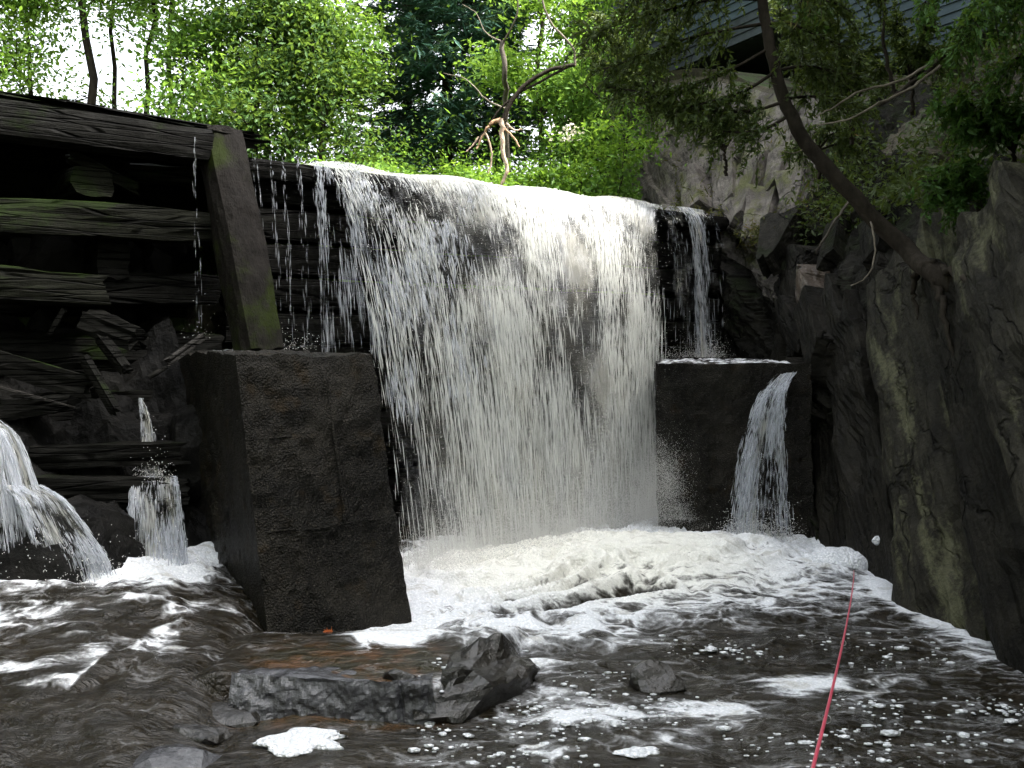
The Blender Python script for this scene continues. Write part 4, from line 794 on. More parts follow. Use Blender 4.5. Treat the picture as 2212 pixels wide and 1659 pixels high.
V, F = leaves(at(705, 1372, 5.62)[None] + R.normal(0, .006, (5, 3)), .075, .04, R, 0.0, fold=.2); o = mesh('fallen_leaf', V - at(705, 1372, 5.62), F, L_DRY); o.location = at(705, 1372, 5.62); tag(o, 'red leaf stuck at the foot of the concrete pier', 'leaf')

# ------------------------------------------------------------------ building above the cliff
WA, WB = A(1.15, 20.3), A(6.1, 10.1)
bw = unit(WB - WA); bn = A(bw[1], -bw[0]); bn = bn if bn @ (-WA) > 0 else -bn; WL = np.linalg.norm(WB - WA)
bd = tag(empty('house', (float(WA[0]), float(WA[1]), 5.2)), 'grey-blue sided house perched above the cliff behind the cedar', 'house')
def wallpt(s, o, z): return np.concatenate([WA + bw * s + bn * o, [z]])
def board(s0, s1, z, hgt, mat, name='siding_board', o=0.0, lap=.022):
    a = [wallpt(s0, o, z + hgt), wallpt(s1, o, z + hgt), wallpt(s1, o + lap, z), wallpt(s0, o + lap, z)]; b = [p - np.append(bn * .03, 0) for p in a]
    part(name, np.array(a + b), np.array([[0, 1, 2, 3], [7, 6, 5, 4], [3, 2, 6, 7], [0, 3, 7, 4], [1, 5, 6, 2], [0, 4, 5, 1]]), mat, bd)
def box_wall(s0, s1, z0, z1, d, mat, name):
    a = [wallpt(s0, -.04, z0), wallpt(s1, -.04, z0), wallpt(s1, -.04, z1), wallpt(s0, -.04, z1)]; b = [p - np.append(bn * d, 0) for p in a]
    part(name, np.array(a + b), np.array([[0, 1, 2, 3], [7, 6, 5, 4], [0, 4, 5, 1], [1, 5, 6, 2], [2, 6, 7, 3], [3, 7, 4, 0]]), mat, bd)
box_wall(0, WL * .62, 6.33, 10.2, 4, M_SHINGLE, 'wall'); box_wall(WL * .622, WL + 4, 5.28, 10.2, 4, M_SHINGLE, 'wall')
for k, z in enumerate(np.arange(6.33, 10.2, .13)): board(0, WL * .62, z, .135, M_SHINGLE if z < 6.7 else M_SIDING)
for k, z in enumerate(np.arange(5.28, 9.2, .115)): board(WL * .622, WL + 4, z, .12, M_SIDING)
box_wall(WL * .05, WL * .36, 5.75, 6.30, .12, M_SHINGLE, 'skirt_board')
for s_ in (WL * .08, WL * .16, WL * .24, WL * .34): 
    V, F = beam(wallpt(s_, -.4, 4.2), wallpt(s_, -.4, 6.35), .14, .14, 700 + int(s_ * 10), nseg=6, up=A(1, 0, 0)); part('pile', V, F, M_TIMB, bd)
a = [wallpt(-.5, .5, 10.15), wallpt(WL + 4.5, .5, 10.15), wallpt(WL + 4.5, -2.1, 12.2), wallpt(-.5, -2.1, 12.2), wallpt(-.5, -4.6, 10.15), wallpt(WL + 4.5, -4.6, 10.15)]
part('roof', np.array(a + [p - A(0, 0, .12) for p in a]), np.array([[0, 1, 2, 3], [3, 2, 5, 4], [6, 9, 8, 7], [9, 10, 11, 8], [0, 6, 7, 1], [4, 5, 11, 10], [0, 3, 9, 6], [3, 4, 10, 9], [1, 7, 8, 2], [2, 8, 11, 5]]), M_TIMB, bd)

# ------------------------------------------------------------------ trees
def taper(n, a, b, p=1.0): return a + (b - a) * np.linspace(0, 1, n) ** p

def broadleaf(name, label, base, h, spread, seed, leafmat, crown0=0.3, nl=7000, lsize=0.10, r0=0.10, lean=(0, 0), group='trees on the far bank', bark=M_BARK, cat='tree', clump=0.34, stems=1):
    r = np.random.default_rng(seed); base = A(*base); root = tag(empty(name, tuple(base)), label, cat, group)
    wood = MB(); cen = []; wts = []
    for st in range(stems):
        b0 = base + (r.normal(0, .18, 3) * A(1, 1, 0) if stems > 1 else 0); ang = r.uniform(0, 6.28)
        ln = A(lean[0], lean[1]) + (A(math.cos(ang), math.sin(ang)) * .18 * h * (stems > 1))
        top = b0 + A(ln[0], ln[1], h); s = np.linspace(0, 1, 14)[:, None]; tr = b0 + (top - b0) * s
        tr[:, :2] += (0.035 * h * np.sin(s * 5 + r.uniform(0, 6, 2)) * s) + .012 * h * r.normal(size=(14, 2)) * s
        tr[0, 2] -= .5; V, F = tube(tr, taper(14, r0, r0 * .16), 8); wood.add(V, F)
        for k in range(int(22 / stems) + 3):
            q = r.uniform(crown0 * .9, .97); p = tr[min(int(q * 13), 12)] + (tr[min(int(q * 13) + 1, 13)] - tr[min(int(q * 13), 12)]) * (q * 13 % 1)
            a = r.uniform(0, 6.28); L = spread * (1.05 - .75 * max(0.0, (q - crown0) / (1 - crown0)) ** 1.4) * r.uniform(.55, 1.1)
            d = A(math.cos(a), math.sin(a), r.uniform(.25, .9)); pts = p + np.linspace(0, 1, 6)[:, None] * d * L; pts[:, 2] -= np.linspace(0, 1, 6) ** 2 * L * r.uniform(0, .3); pts[1:] += r.normal(0, .05 * L, (5, 3))
            V, F = tube(pts, taper(6, r0 * .32 * (1.1 - q * .7), .006), 5); wood.add(V, F)
            for j in range(2, 6):
                cen.append(pts[j]); wts.append(.6 + .4 * j / 5)
                if j > 2:
                    e = pts[j] + unit(d + r.normal(0, .8, 3)) * L * r.uniform(.15, .4); V, F = tube(np.stack([pts[j - 1], (pts[j - 1] + e) / 2 + r.normal(0, .02, 3), e]), A(.012, .009, .004), 4); wood.add(V, F); cen.append(e); wts.append(1)
        cen.append(tr[-1]); wts.append(1.)
    cen = np.array(cen); wts = np.array(wts) * r.uniform(.3, 1.6, len(wts)); wts /= wts.sum()
    i = r.choice(len(cen), nl, p=wts); P = cen[i] + r.normal(0, 1, (nl, 3)) * A(clump, clump, clump * .62) * spread * r.uniform(.35, 1.1, (nl, 1)); P = P[P[:, 2] > base[2] + crown0 * h * .6]
    V, F = wood.get(); part('trunk', V, F, bark, root, True); V, F = leaves(P, lsize, lsize * .55, r, .55, .35); part('crown', V, F, leafmat, root)
    return root

gz = lambda x, y: float(ground_z(np.array([x]), np.array([y]))[0])
TREES = [ # px, depth, height, spread, seed, leaf, crown0, leaves, lean, label
    (-60, 16.5, 4.6, 1.4, 1, L_BRIGHT, .25, 4200, (.2, 0), 'pale leafy tree at the far left edge above the dam'),
    (80, 17.5, 5.4, 1.6, 2, L_BRIGHT, .2, 8000, (0, 0), 'low bright bushy tree behind the left end of the cap beam'),
    (205, 17.0, 8.8, 1.45, 3, L_MID, .30, 8000, (-.3, .2), 'tall tree with the thick straight dark trunk at left'),
    (262, 19.0, 8.6, 1.1, 4, L_MID, .46, 4200, (-.1, 0), 'slender tree with a thin bare trunk against the white sky'),
    (318, 18.0, 8.2, 1.3, 5, L_MID, .44, 6500, (.4, 0), 'tree with a wavy trunk leaning right against the white sky'),
    (365, 17.0, 8.0, 1.3, 6, L_BRIGHT, .45, 5200, (.5, 0), 'leafy tree with slanting trunk right of the sky gap'),
    (470, 17.0, 8.4, 1.5, 7, L_MID, .12, 8500, (.1, 0), 'dense green tree above the cap beam end'),
    (545, 16.0, 8.8, 1.35, 8, L_BRIGHT, .16, 8000, (.1, 0), 'bright green tree with pale hanging vine leaves above the post'),
    (625, 17.5, 8.6, 1.25, 9, L_MID, .12, 8000, (.2, 0), 'green tree left of the white sky notch and spruces'),
    (690, 16.5, 6.6, .9, 10, L_BRIGHT, .15, 5600, (.25, 0), 'narrow light green tree closest to the dark spruce'),
    (590, 15.7, 3.6, 1.1, 11, L_DEEP, .05, 5200, (0, 0), 'dark low thicket tree behind the crest next to the post'),
    (690, 15.6, 3.2, 1.0, 12, L_DEEP, .05, 4600, (0, 0), 'dark low thicket tree behind the left end of the main fall'),
    (440, 16.2, 3.4, 1.0, 13, L_MID, .05, 4200, (0, 0), 'low green tree peeking over the end of the cap beam'),
    (1165, 16.2, 7.6, 1.15, 14, L_BRIGHT, .10, 8500, (.1, 0), 'bright green tree behind the dead broken tree'),
    (1245, 17.3, 8.4, .9, 15, L_MID, .15, 4200, (.1, 0), 'green tree with dark trunk in front of the house corner'),
]
for (p, d, h, sp, sd, lm, c0, nl, ln, lab) in TREES:
    P = at(p, 500, d); broadleaf('broadleaf_tree', lab, (P[0], d, gz(P[0], d)), h, sp, sd, lm, c0, int(nl * 1.7), .10 if d > 16 else .092, .055 + .03 * (sd == 3), ln)

def spruce(label, base, h, wid, seed):
    r = np.random.default_rng(seed); base = A(*base); root = tag(empty('spruce_tree', tuple(base)), label, 'tree', 'spruces on the far bank')
    tr = base + np.linspace(0, 1, 10)[:, None] * A(.1, 0, h); tr[0, 2] -= .4; V, F = tube(tr, taper(10, .12, .015), 8); part('trunk', V, F, M_BARK, root, True)
    br = MB(); P = []; Dr = []
    for q in np.arange(.08, .98, .022):
        for k in range(5):
            a = r.uniform(0, 6.28); L = wid * (1 - q) ** .8 * r.uniform(.75, 1.12) + .1; z0 = base[2] + h * q + r.uniform(-.1, .1); d = A(math.cos(a), math.sin(a), 0)
            s = np.linspace(0, 1, 7); pts = A(base[0] + .1 * q, base[1], z0) + s[:, None] * d * L; pts[:, 2] += -.16 * L * s + .14 * L * s ** 2.5
            V, F = tube(pts, taper(7, .016, .004), 4); br.add(V, F); m = int(30 * L) + 10; t = r.uniform(.12, 1.02, m); sd_ = A(-d[1], d[0], 0)
            wv = r.uniform(-1, 1, m) * (.24 * L * (1.08 - t) + .05); c = A(base[0] + .1 * q, base[1], z0) + t[:, None] * d * L + sd_ * wv[:, None]; c[:, 2] += -.16 * L * t + .14 * L * t ** 2.5 - np.abs(wv) * .25 + r.normal(0, .02, m)
            P.append(c); Dr.append(d + sd_ * np.sign(wv)[:, None] * .8 - A(0, 0, .25))
    V, F = br.get(); part('branches', V, F, M_BARK, root); P = np.vstack(P); Dr = np.vstack(Dr)
    P = np.vstack([P, P + r.normal(0, .05, P.shape)]); Dr = np.vstack([Dr, Dr]); V, F = leaves(P, .22, .05, r, .9, .1, Dr, .25); part('crown', V, F, L_SPRUCE, root)
P = at(965, 500, 17.5); spruce('tall dark spruce in the middle of the far bank', (P[0], 17.5, gz(P[0], 17.5)), 9.6, 1.85, 61)
P = at(880, 500, 19.0); spruce('dark spruce partly behind the middle spruce, on its left', (P[0], 19.0, gz(P[0], 19.)), 9.0, 1.5, 62)
P = at(1075, 500, 18.6); spruce('dark spruce right of the middle one, behind the dead tree', (P[0], 18.6, gz(P[0], 18.6)), 9.4, 1.3, 63)

# shrubs along the far shore
SH = [(745, 13.9, 1.25, 'pale green sapling at the left end of the shrubs'), (800, 14.4, 1.55, 'tall pale sapling left of the spruce foot'), (845, 13.8, 1.15, 'shrub below the left spruce'), (895, 14.0, 1.30, 'bright shrub in front of the spruce foot'),
      (950, 13.6, 1.10, 'low shrub right of the bright one'), (1005, 13.7, 1.35, 'shrub left of the hanging bare branches'), (1060, 14.2, 1.3, 'shrub behind the hanging bare branches'), (1120, 13.5, 1.10, 'shrub right of the hanging bare branches'),
      (1165, 13.9, 1.35, 'shrub below the white flowers'), (1215, 13.2, 1.05, 'low dark shrub at the water edge on the right'), (1270, 13.6, 1.65, 'tall shrub left of the rock face'), (1315, 13.4, 1.2, 'leafy shrub against the rock face'), (1362, 13.0, .7, 'small shrub where the crest meets the rock'), (1085, 13.0, 1.05, 'bright shrub in front of the dead trunk'), (1035, 13.1, 1.0, 'bright shrub left of the dead trunk'), (1300, 14.6, 2.0, 'dark tall shrub under the house corner'), (1210, 14.9, 1.9, 'dark shrub under the green tree')]
for i, (p, d, h, lab) in enumerate(SH):
    P = at(p, 500, d); broadleaf('shrub', lab, (P[0], d, gz(P[0], d) - .1), h * 1.3, .58, 100 + i, (L_SHRUB, L_BRIGHT, L_SHRUB, L_MID)[i % 4] if i < 14 else L_MID, .04, 4600, .075, .016, group='shrubs on the far shore', cat='shrub', clump=.33, stems=4)
# ground cover on the shore (uncountable)
n = 42000; x = R.uniform(-4.6, 1.75, n); y = bank_y(x) + R.uniform(-.25, 1.6, n) ; z = ground_z(x, y) + R.exponential(.30, n); V, F = leaves(n3(x, y, z), .075, .035, R, .5, .1)
tag(mesh('ground_cover', V, F, L_MID), 'low green plants covering the far shore', kind='stuff')
n = 60; c = at(1232, 290, 13.2); V, F = leaves(c + R.normal(0, 1, (n, 3)) * A(.09, .06, .07), .05, .04, R, .5); o = mesh('flower_head', V - c, F, L_FLOWER); o.location = c; tag(o, 'cluster of white flowers among the shrubs', kind='stuff')

# ------------------------------------------------------------------ dead broken tree over the crest
DP = 12.7; dt = tag(empty('dead_tree', tuple(at(1085, 470, DP))), 'dead broken tree with bare orange branches hanging over the crest', 'tree')
def limb(name, pts, r0, r1, mat, depth=DP, seed=0, sides=7, n=16, root=None):
    q = [at(*p, depth) if len(p) == 2 else at(*p) for p in pts]; P = cr(q, n); rr = np.random.default_rng(seed + 900); P[1:-1] += rr.normal(0, r0 * .25, (n - 2, 3)); V, F = tube(P, taper(n, r0, r1), sides)
    return part(name, V, F, mat, root or dt, True)
limb('trunk', [(1102, 450, 14.6), (1095, 330, 14.6), (1092, 230, 14.3), (1090, 160, 13.9), (1086, 98, 13.9)], 0.042, .034, M_BARKG, seed=1, sides=9)
limb('limb', [(1240, 148), (1190, 158), (1140, 185), (1105, 225), (1088, 262)], .024, .032, M_BARK, seed=2, sides=8)
limb('limb', [(1225, 152), (1170, 180), (1110, 215), (1075, 250), (1040, 300), (1012, 330)], .018, .010, M_BARK, seed=3)
limb('branch', [(1084, 262), (1086, 290), (1084, 320), (1092, 350), (1095, 372), (1082, 402)], .035, .022, M_BARE, seed=4, sides=8)
limb('branch', [(1082, 264), (1062, 272), (1050, 285), (1030, 325)], .030, .012, M_SPLIT, seed=5)
limb('branch', [(1088, 280), (1108, 300), (1122, 322)], .014, .010, M_SPLIT, seed=6)
limb('branch', [(1094, 272), (1112, 286), (1128, 284)], .014, .008, M_BARE, seed=7)
limb('branch', [(1048, 290), (1060, 320), (1062, 350), (1055, 378)], .014, .010, M_BARE, seed=8)
limb('branch', [(1035, 300), (1022, 318), (1008, 332)], .012, .008, M_BARE, seed=9)
limb('branch', [(1088, 100, 13.9), (1110, 60, 13.7), (1118, 20, 13.6), (1116, -60, 13.6)], .016, .006, M_TWIG, seed=10)
limb('branch', [(1240, 150), (1235, 110), (1190, 60), (1165, -10), (1160, -60)], .018, .008, M_TWIG, seed=11)
limb('branch', [(1086, 100, 13.9), (1050, 80, 14), (1030, 40, 14), (1000, 20, 14)], .012, .004, M_TWIG, seed=12)
limb('branch', [(1092, 240, 13.9), (1050, 220, 14), (1010, 180, 14.1), (960, 165, 14.1)], .014, .004, M_TWIG, seed=13)

# ------------------------------------------------------------------ cedars on the cliff
def sprays(P, Dv, r, L=.055, W=.02): return leaves(P, L, W, r, .25, .35, Dv, .1)
def cedar_branch(pts, r, mbw, P, Dv, rad=.014, m=44, hang=.30, spread=.16, start=.18):
    q = cr(pts, 14); V, F = tube(q, taper(14, rad, .004), 5); mbw.add(V, F)
    L = np.linalg.norm(np.diff(q, axis=0), axis=1).sum()
    for k in range(int(m * L)):
        s = r.uniform(start, 1.0); i = min(int(s * 13), 12); p = q[i] + (q[i + 1] - q[i]) * (s * 13 - i); d0 = unit(q[i + 1] - q[i])
        d = unit(d0 * r.uniform(.2, 1) + r.normal(0, .55, 3) - A(0, 0, .35)); l = hang * r.uniform(.35, 1.15) * (1.15 - .4 * s)
        tw = p + np.linspace(0, 1, 5)[:, None] * d * l; tw[:, 2] -= np.linspace(0, 1, 5) ** 2 * l * .35; V, F = tube(tw, taper(5, .0035, .0015), 3); mbw.add(V, F)
        e = int(10 + 70 * l); t = r.uniform(.1, 1.05, e); c = p + t[:, None] * d * l; c[:, 2] -= t ** 2 * l * .35; sdv = unit(np.cross(d, r.normal(0, 1, 3))); wv = r.uniform(-1, 1, e); c += sdv * (wv * .05 * (1.2 - t))[:, None] + r.normal(0, .006, (e, 3))
        P.append(c); Dv.append(d + sdv * np.sign(wv)[:, None] * .8 - A(0, 0, .1))

def cedar(label, trunk, r0, r1, branches, seed, mat, group='cedars on the cliff', **kw):
    r = np.random.default_rng(seed); root = tag(empty('cedar_tree', tuple(trunk[0])), label, 'tree', group); T = cr(trunk, 34)
    T[2:-1] += r.normal(0, .008, (len(T) - 3, 3)); V, F = tube(T, taper(34, r0, r1), 10); part('trunk', V, F, M_BARK, root, True); w_, P, Dv = MB(), [], []
    for b in branches: cedar_branch(b, r, w_, P, Dv, **kw)
    V, F = w_.get(); part('branches', V, F, M_BARK, root, True); P, Dv = np.vstack(P), np.vstack(Dv); V, F = sprays(P, Dv, r); part('crown', V, F, mat, root); return root
D1 = 7.6
trk = [at(2080, 640, 7.0), at(2048, 612, 7.02), at(2015, 590, 7.15), at(1978, 562, 7.42), at(1920, 512, 7.6), at(1850, 440, 7.6), at(1775, 360, 7.6), at(1722, 290, 7.6), at(1692, 225, 7.6), at(1668, 150, 7.6), at(1648, 60, 7.6), at(1636, -40, 7.6), at(1625, -400, 7.7), at(1640, -900, 7.9)]
B = lambda *p: [at(*q) if len(q) == 3 else at(*q, D1) for q in p]
brs = [B((1660, 110), (1560, 165), (1470, 195), (1400, 205), (1310, 195)), B((1650, 60), (1560, 75), (1470, 95), (1380, 130), (1290, 160)), B((1640, 10), (1540, 10), (1440, 30), (1340, 60), (1260, 90)),
       B((1690, 225), (1620, 245), (1550, 245), (1480, 235), (1430, 220)), B((1700, 255), (1640, 285), (1570, 290), (1500, 275)), B((1672, 160), (1600, 205), (1530, 225), (1450, 240), (1400, 215)), B((1636, -40), (1560, -50), (1480, -20), (1420, 20)),
       B((1650, 60, 7.6), (1700, 60, 7.4), (1760, 90, 7.3), (1820, 110, 7.2)), B((1672, 160, 7.6), (1730, 150, 7.5), (1790, 160, 7.4), (1850, 170, 7.3)), B((1640, 0, 7.6), (1720, 0, 7.3), (1800, 20, 7.1)), B((1630, -120, 7.6), (1540, -90, 7.3), (1450, -60, 7.1), (1370, -10, 7.0)), B((1630, -120, 7.6), (1720, -90, 7.3), (1820, -60, 7.1), (1890, 0, 7.0)),
       B((1690, 220, 7.6), (1740, 215, 7.8), (1800, 220, 8.0), (1860, 235, 8.1))]
rr = np.random.default_rng(77)
for k in range(26):                                                      # crown above the frame
    q = rr.uniform(0.0, 1); z = 4.9 + 3.4 * q; c = A(1.95 + .1 * q, 7.7 + .1 * q, z); a = rr.uniform(0, 6.28); L = (2.0 - 1.3 * q) * rr.uniform(.7, 1.1); d = A(math.cos(a), math.sin(a), .05); brs.append([c, c + d * L * .4 + A(0, 0, .05), c + d * L * .75, c + d * L - A(0, 0, .25 * L * .4)])
cedar('big cedar leaning left from the cliff with drooping sprays', trk, .082, .028, brs, 71, L_CEDAR)
trk2 = [at(2330, 120, 6.7), at(2280, 40, 6.7), at(2250, -60, 6.7), at(2230, -300, 6.8), at(2230, -700, 6.8)]
br2 = [B((2290, 40, 6.7), (2180, 20, 6.6), (2100, 60, 6.6), (2040, 110, 6.6)), B((2270, -20, 6.7), (2190, -40, 6.4), (2120, 0, 6.2), (2080, 50, 6.1)), B((2260, 60, 6.7), (2200, 120, 6.7), (2140, 170, 6.7)), B((2250, -60, 6.7), (2150, -80, 6.7), (2050, -40, 6.8), (1980, 20, 6.8))]
for k in range(22):
    q = rr.uniform(0.0, 1); z = 4.3 + 3.2 * q; c = A(3.5, 6.8, z); a = rr.uniform(0, 6.28); L = (2.1 - 1.3 * q) * rr.uniform(.7, 1.1); d = A(math.cos(a), math.sin(a), .05); br2.append([c, c + d * L * .4 + A(0, 0, .05), c + d * L * .75, c + d * L - A(0, 0, .1 * L)])
cedar('cedar at the top right corner shading the cliff', trk2, .07, .03, br2, 72, L_CEDARG)
# young cedars with fresh green sprigs on the wall
for i, (px0, py0, dd, ends, lab) in enumerate(((2180, 330, 7.2, [(2010, 235), (2060, 215), (2120, 205), (2190, 215), (2060, 275), (2140, 265), (2230, 240)], 'young cedar with fresh green sprigs under the top right corner'),
                                         (2110, 430, 7.3, [(1985, 395), (2010, 425), (2040, 370), (2075, 350), (2050, 440), (2100, 390)], 'small cedar seedling with green sprigs above the pale slab'),
                                         (1830, 250, 8.8, [(1760, 130), (1800, 110), (1850, 130), (1740, 170), (1900, 150), (1700, 120)], 'dark bushy cedar below the house wall'),
                                         (1790, 200, 10.2, [(1690, 60), (1740, 30), (1790, 40), (1840, 70), (1880, 110), (1700, 110), (1660, 10), (1760, -20)], 'dark cedar filling the gap in front of the house wall'), (1960, 190, 9.2, [(1930, 100), (1980, 90), (2030, 110), (2080, 90), (1920, 40), (2000, 30)], 'dark cedar bush under the right end of the house wall'), (1400, 230, 12.5, [(1290, 40), (1330, 90), (1380, 70), (1430, 110), (1350, 150), (1270, 120), (1450, 60)], 'cedar bush hiding the left corner of the house'),
                                         (1560, 330, 10.8, [(1440, 240), (1480, 200), (1530, 215), (1580, 250), (1620, 260)], 'mossy cedar bush on top of the pale rock face'),
                                         (1760, 330, 9.6, [(1790, 260), (1830, 280), (1700, 330), (1850, 330)], 'sparse cedar bush on the ledge behind the leaning trunk'))):
    o0 = at(px0, py0, dd); brs = [[o0, (o0 + at(*e, dd - .15)) / 2 + A(0, 0, .06), at(*e, dd - .25)] for e in ends]
    cedar(lab, [o0 + A(.05, .1, -.25), o0 + A(0, 0, .05), o0 + A(-.02, 0, .25)], .02, .006, brs, 80 + i, L_CEDARG if i < 2 else L_CEDAR, 'young cedars on the cliff', m=60, hang=.22, start=.3)

# bare twigs and roots on the wall
def stick(name, label, cat, pts, r0, r1, mat, seed, grp=None):
    q = [at(*p) for p in pts]; P = cr(q, 18); rr_ = np.random.default_rng(seed); P[1:-1] += rr_.normal(0, r0 * .3, (16, 3)); V, F = tube(P, taper(18, r0, r1), 6); o = mesh(name, V - P[0], F, mat, None, True); o.location = P[0]; return tag(o, label, cat, grp)
G = 'bare branches on the cliff'
stick('bare_branch', 'long dark bare bough running down from the top right corner', 'branch', [(2190, -40, 7.0), (2110, 50, 7.1), (2040, 120, 7.2), (1960, 185, 7.3), (1890, 235, 7.4)], .028, .008, M_BARK, 1, G)
stick('bare_branch', 'upper pale twig pointing left at the leaning cedar trunk', 'branch', [(2010, 140, 7.2), (1940, 180, 7.2), (1850, 205, 7.25), (1790, 240, 7.3), (1755, 258, 7.3)], .012, .004, M_TWIG, 2, G)
stick('bare_branch', 'lower pale twig curving left to the leaning cedar trunk', 'branch', [(2020, 150, 7.2), (1960, 195, 7.2), (1900, 225, 7.2), (1830, 262, 7.25), (1758, 276, 7.3)], .013, .005, M_TWIG, 3, G)
stick('bare_branch', 'thin pale hooked vine hanging below the cedar trunk', 'branch', [(1872, 465, 7.6), (1885, 520, 7.5), (1882, 575, 7.45), (1862, 605, 7.45), (1835, 618, 7.5)], .008, .004, M_TWIG, 4, G)
stick('bare_branch', 'slanting brown stick propped on the ochre rock', 'branch', [(1832, 435, 8.8), (1800, 480, 8.7), (1770, 530, 8.7), (1760, 550, 8.7)], .014, .008, M_BARKG, 5, G)
stick('bare_branch', 'thin curved twig hanging before the pale rock face', 'branch', [(1735, 305, 7.6), (1730, 325, 7.6), (1710, 335, 7.6), (1680, 330, 7.6)], .006, .003, M_TWIG, 6, G)
stick('root', 'pale root crossing the rock near the right edge', 'root', [(2300, 470, 7.0), (2210, 448, 7.1), (2150, 440, 7.2), (2110, 465, 7.3)], .022, .010, M_BARKG, 7, G)
stick('root', 'root bending down from the pale root at the right edge', 'root', [(2200, 450, 7.1), (2170, 480, 7.1), (2140, 500, 7.2)], .012, .006, M_BARKG, 8, G)
stick('root', 'dark root spreading from the foot of the leaning cedar', 'root', [(1995, 572, 7.22), (2018, 615, 7.08), (2035, 660, 6.92), (2046, 720, 6.80), (2062, 780, 6.7)], .040, .010, M_BARK, 9, G)
stick('root', 'second root gripping the rock left of the cedar foot', 'root', [(1990, 565, 7.32), (1975, 600, 7.42), (1972, 640, 7.48), (1980, 690, 7.42)], .034, .008, M_BARK, 12, G)
stick('root', 'short root running right from the cedar foot into the crevice', 'root', [(2000, 572, 7.2), (2040, 582, 7.0), (2075, 600, 6.25), (2120, 640, 6.0)], .034, .014, M_BARK, 13, G)
stick('bare_branch', 'long grey log slanting across the wet rocks beside the abutment', 'branch', [(1760, 700, 9.2), (1820, 670, 9.0), (1880, 630, 8.8), (1940, 605, 8.6)], .035, .03, M_BARKG, 10, G)
stick('bare_branch', 'slender upright sapling stem below the house wall', 'branch', [(1925, 210, 8.2), (1905, 130, 8.2), (1898, 60, 8.2), (1905, -30, 8.2)], .018, .010, M_BARK, 11, G)

# ------------------------------------------------------------------ fishing rod held out from behind the camera
ra, rb = at(1770, 1659, 1.0), at(1851, 1232, 2.65); rd = unit(rb - ra); LR = np.linalg.norm(rb - ra)
rod = tag(empty('fishing_rod', tuple(ra - rd * .55)), 'thin red fishing rod reaching over the pool at lower right', 'fishing rod')
bow = lambda s: ra + rd * LR * s + A(0.010, 0, 0.016) * (4 * s * (1 - s))
s = np.linspace(-.25, .955, 40); V, F = tube(np.array([bow(x) for x in s]), taper(40, .0024, .0009), 10); part('blank', V, F, M_ROD, rod, True)
s = np.linspace(.955, 1.0, 6); V, F = tube(np.array([bow(x) for x in s]), taper(6, .0014, .0009), 8); part('tip', V, F, M_RODT, rod, True)
s = np.linspace(-.48, -.25, 8); V, F = tube(np.array([bow(x) for x in s]), .013, 12); part('handle', V, F, M_CORK, rod, True)
for x in (.1, .35, .58, .76, .89, .995):
    c = bow(x) - A(0, 0, .008 - .006 * max(x, 0)); a = np.linspace(0, 2 * math.pi, 11); e1 = unit(np.cross(rd, A(0, 0, 1))); e2 = np.cross(e1, rd); rr0 = .0055 - .0038 * x
    V, F = tube(c + (np.cos(a)[:, None] * e1 + np.sin(a)[:, None] * e2) * rr0, .0006, 5); part('guide', V, F, M_STEEL if x < .9 else M_RODT, rod, True)

# undergrowth on the shaded slope under the house (uncountable)
n = 26000; s_ = R.uniform(4.2, 8.8, n); h_ = R.uniform(1.12, 2.15, n); ii = np.abs(S_[:, None] - s_[None]).argmin(0); jj = np.abs(H_[:, None] - h_[None]).argmin(0)
pp = CV[ii, jj]; keep = fbm(pp * 1.6, 3, 55) + .35 * (h_ - 1.5) > -.15; pp = pp[keep] + R.normal(0, .05, (keep.sum(), 3)) + nrm[ii, jj][keep] * R.exponential(.09, (keep.sum(), 1))
V, F = leaves(pp, .07, .03, R, .4, .2); tag(mesh('undergrowth', V, F, L_CEDAR), 'dark tangled undergrowth on the slope below the house', kind='stuff')

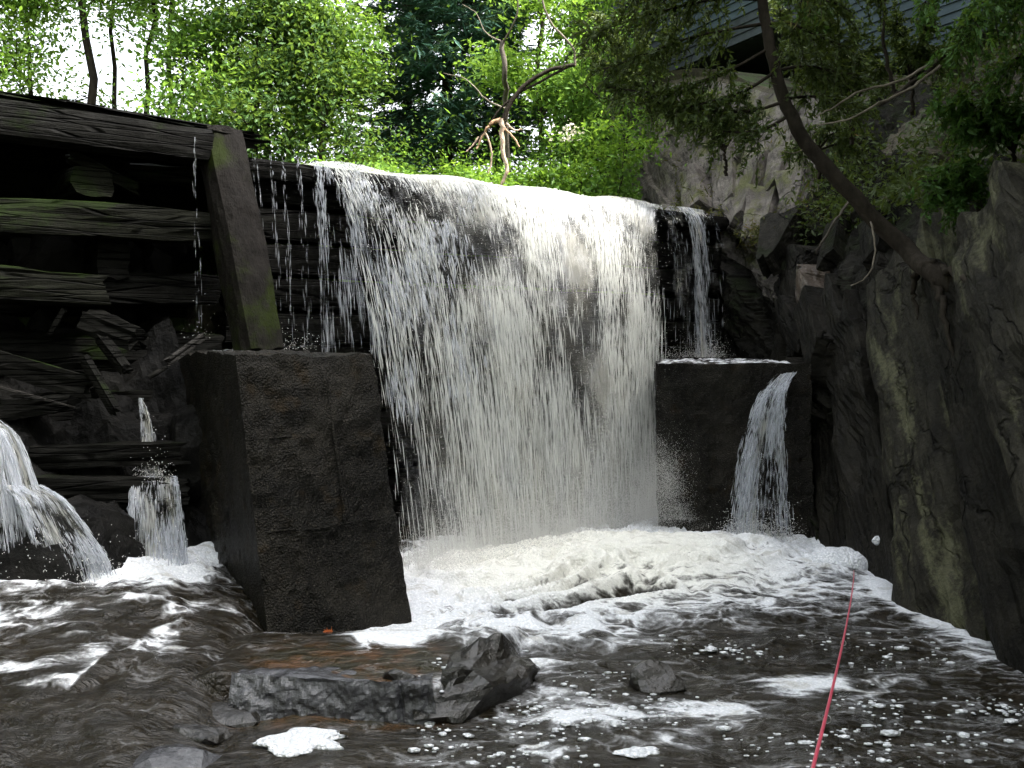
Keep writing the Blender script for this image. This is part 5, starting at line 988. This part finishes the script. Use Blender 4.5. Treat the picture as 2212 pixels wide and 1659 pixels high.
# unseen woods behind and beside the viewpoint, added to shade the dam face
mbw, Pw = MB(), []; rw = np.random.default_rng(9)
spots = [(x, y) for x in (-13, -9.5, -6, -2.5, 1, 4.5, 8, 12) for y in (-9, -13)] + [(-7.5, y) for y in (-6, -3, 0, 3, 5.5)] + [(-10.5, y) for y in (-4, 0, 4)] + [(7.5, y) for y in (-6, -3, 0.5)] + [(5.2, -5.5), (-5.0, -6.5), (4.6, -1.0), (6.2, 2.6), (6.4, 4.8), (6.9, 6.8), (8.3, 3.6), (8.6, 6.0), (9.5, 8.5), (8.2, 1.0), (5.3, 5.5), (5.6, 4.3), (5.5, 3.2)]
for (x, y) in spots:
    x += rw.normal(0, .5); y += rw.normal(0, .5); h = rw.uniform(8, 12); z0 = max(gz(x, y), 0) if x < 2.9 else 4.8
    if x > 2.9: h *= 1.05
    if 5 < x < 6.2 and 2 < y < 6.2: h = 13.0  # tallest unseen trees, added to shade the crib and pier
    T = A(x, y, z0) + np.linspace(0, 1, 6)[:, None] * A(rw.normal(0, .4), rw.normal(0, .4), h); T[0, 2] -= 1; V, F = tube(T, taper(6, .16, .03), 7); mbw.add(V, F)
    nb = 46; c = A(x, y, z0) + np.stack([rw.normal(0, 1.25, nb), rw.normal(0, 1.25, nb), rw.uniform(.06, 1, nb) * h], -1); Pw.append(c[rw.integers(0, nb, 2600)] + rw.normal(0, .5, (2600, 3)))
wd = tag(empty('woods', (0, -10, 0)), 'dense unseen woods on the banks, added to shade the gorge', kind='stuff')
V, F = mbw.get(); part('trunks', V, F, M_BARK, wd)['kind'] = 'stuff'; Pw = np.vstack(Pw); Pw = Pw[(Pw[:, 1] < .3) | (np.abs(Pw[:, 0]) > .66 * Pw[:, 1] + .3)]
V, F = leaves(Pw, .26, .15, rw, .5, .3); part('foliage', V, F, L_DEEP, wd)['kind'] = 'stuff'
n = 5200; s_ = R.uniform(1.8, 4.6, n); h_ = 1.0 + R.exponential(.14, n); ii = np.abs(S_[:, None] - s_[None]).argmin(0); jj = np.abs(H_[:, None] - h_[None]).argmin(0)
pp = CV[ii, jj]; keep = fbm(pp * 2.2, 3, 58) > .12; pp = pp[keep] + R.normal(0, .03, (keep.sum(), 3)) + nrm[ii, jj][keep] * R.exponential(.05, (keep.sum(), 1))
V, F = leaves(pp, .09, .018, R, .2, .3); tag(mesh('ledge_grass', V, F, m_leaf('dry_grass', [(0, (0.03, 0.035, 0.01)), (.6, (0.07, 0.075, 0.02)), (1, (0.14, 0.085, 0.03))], .3)), 'yellowish grass and moss growing on the pale rock above the crest', kind='stuff')
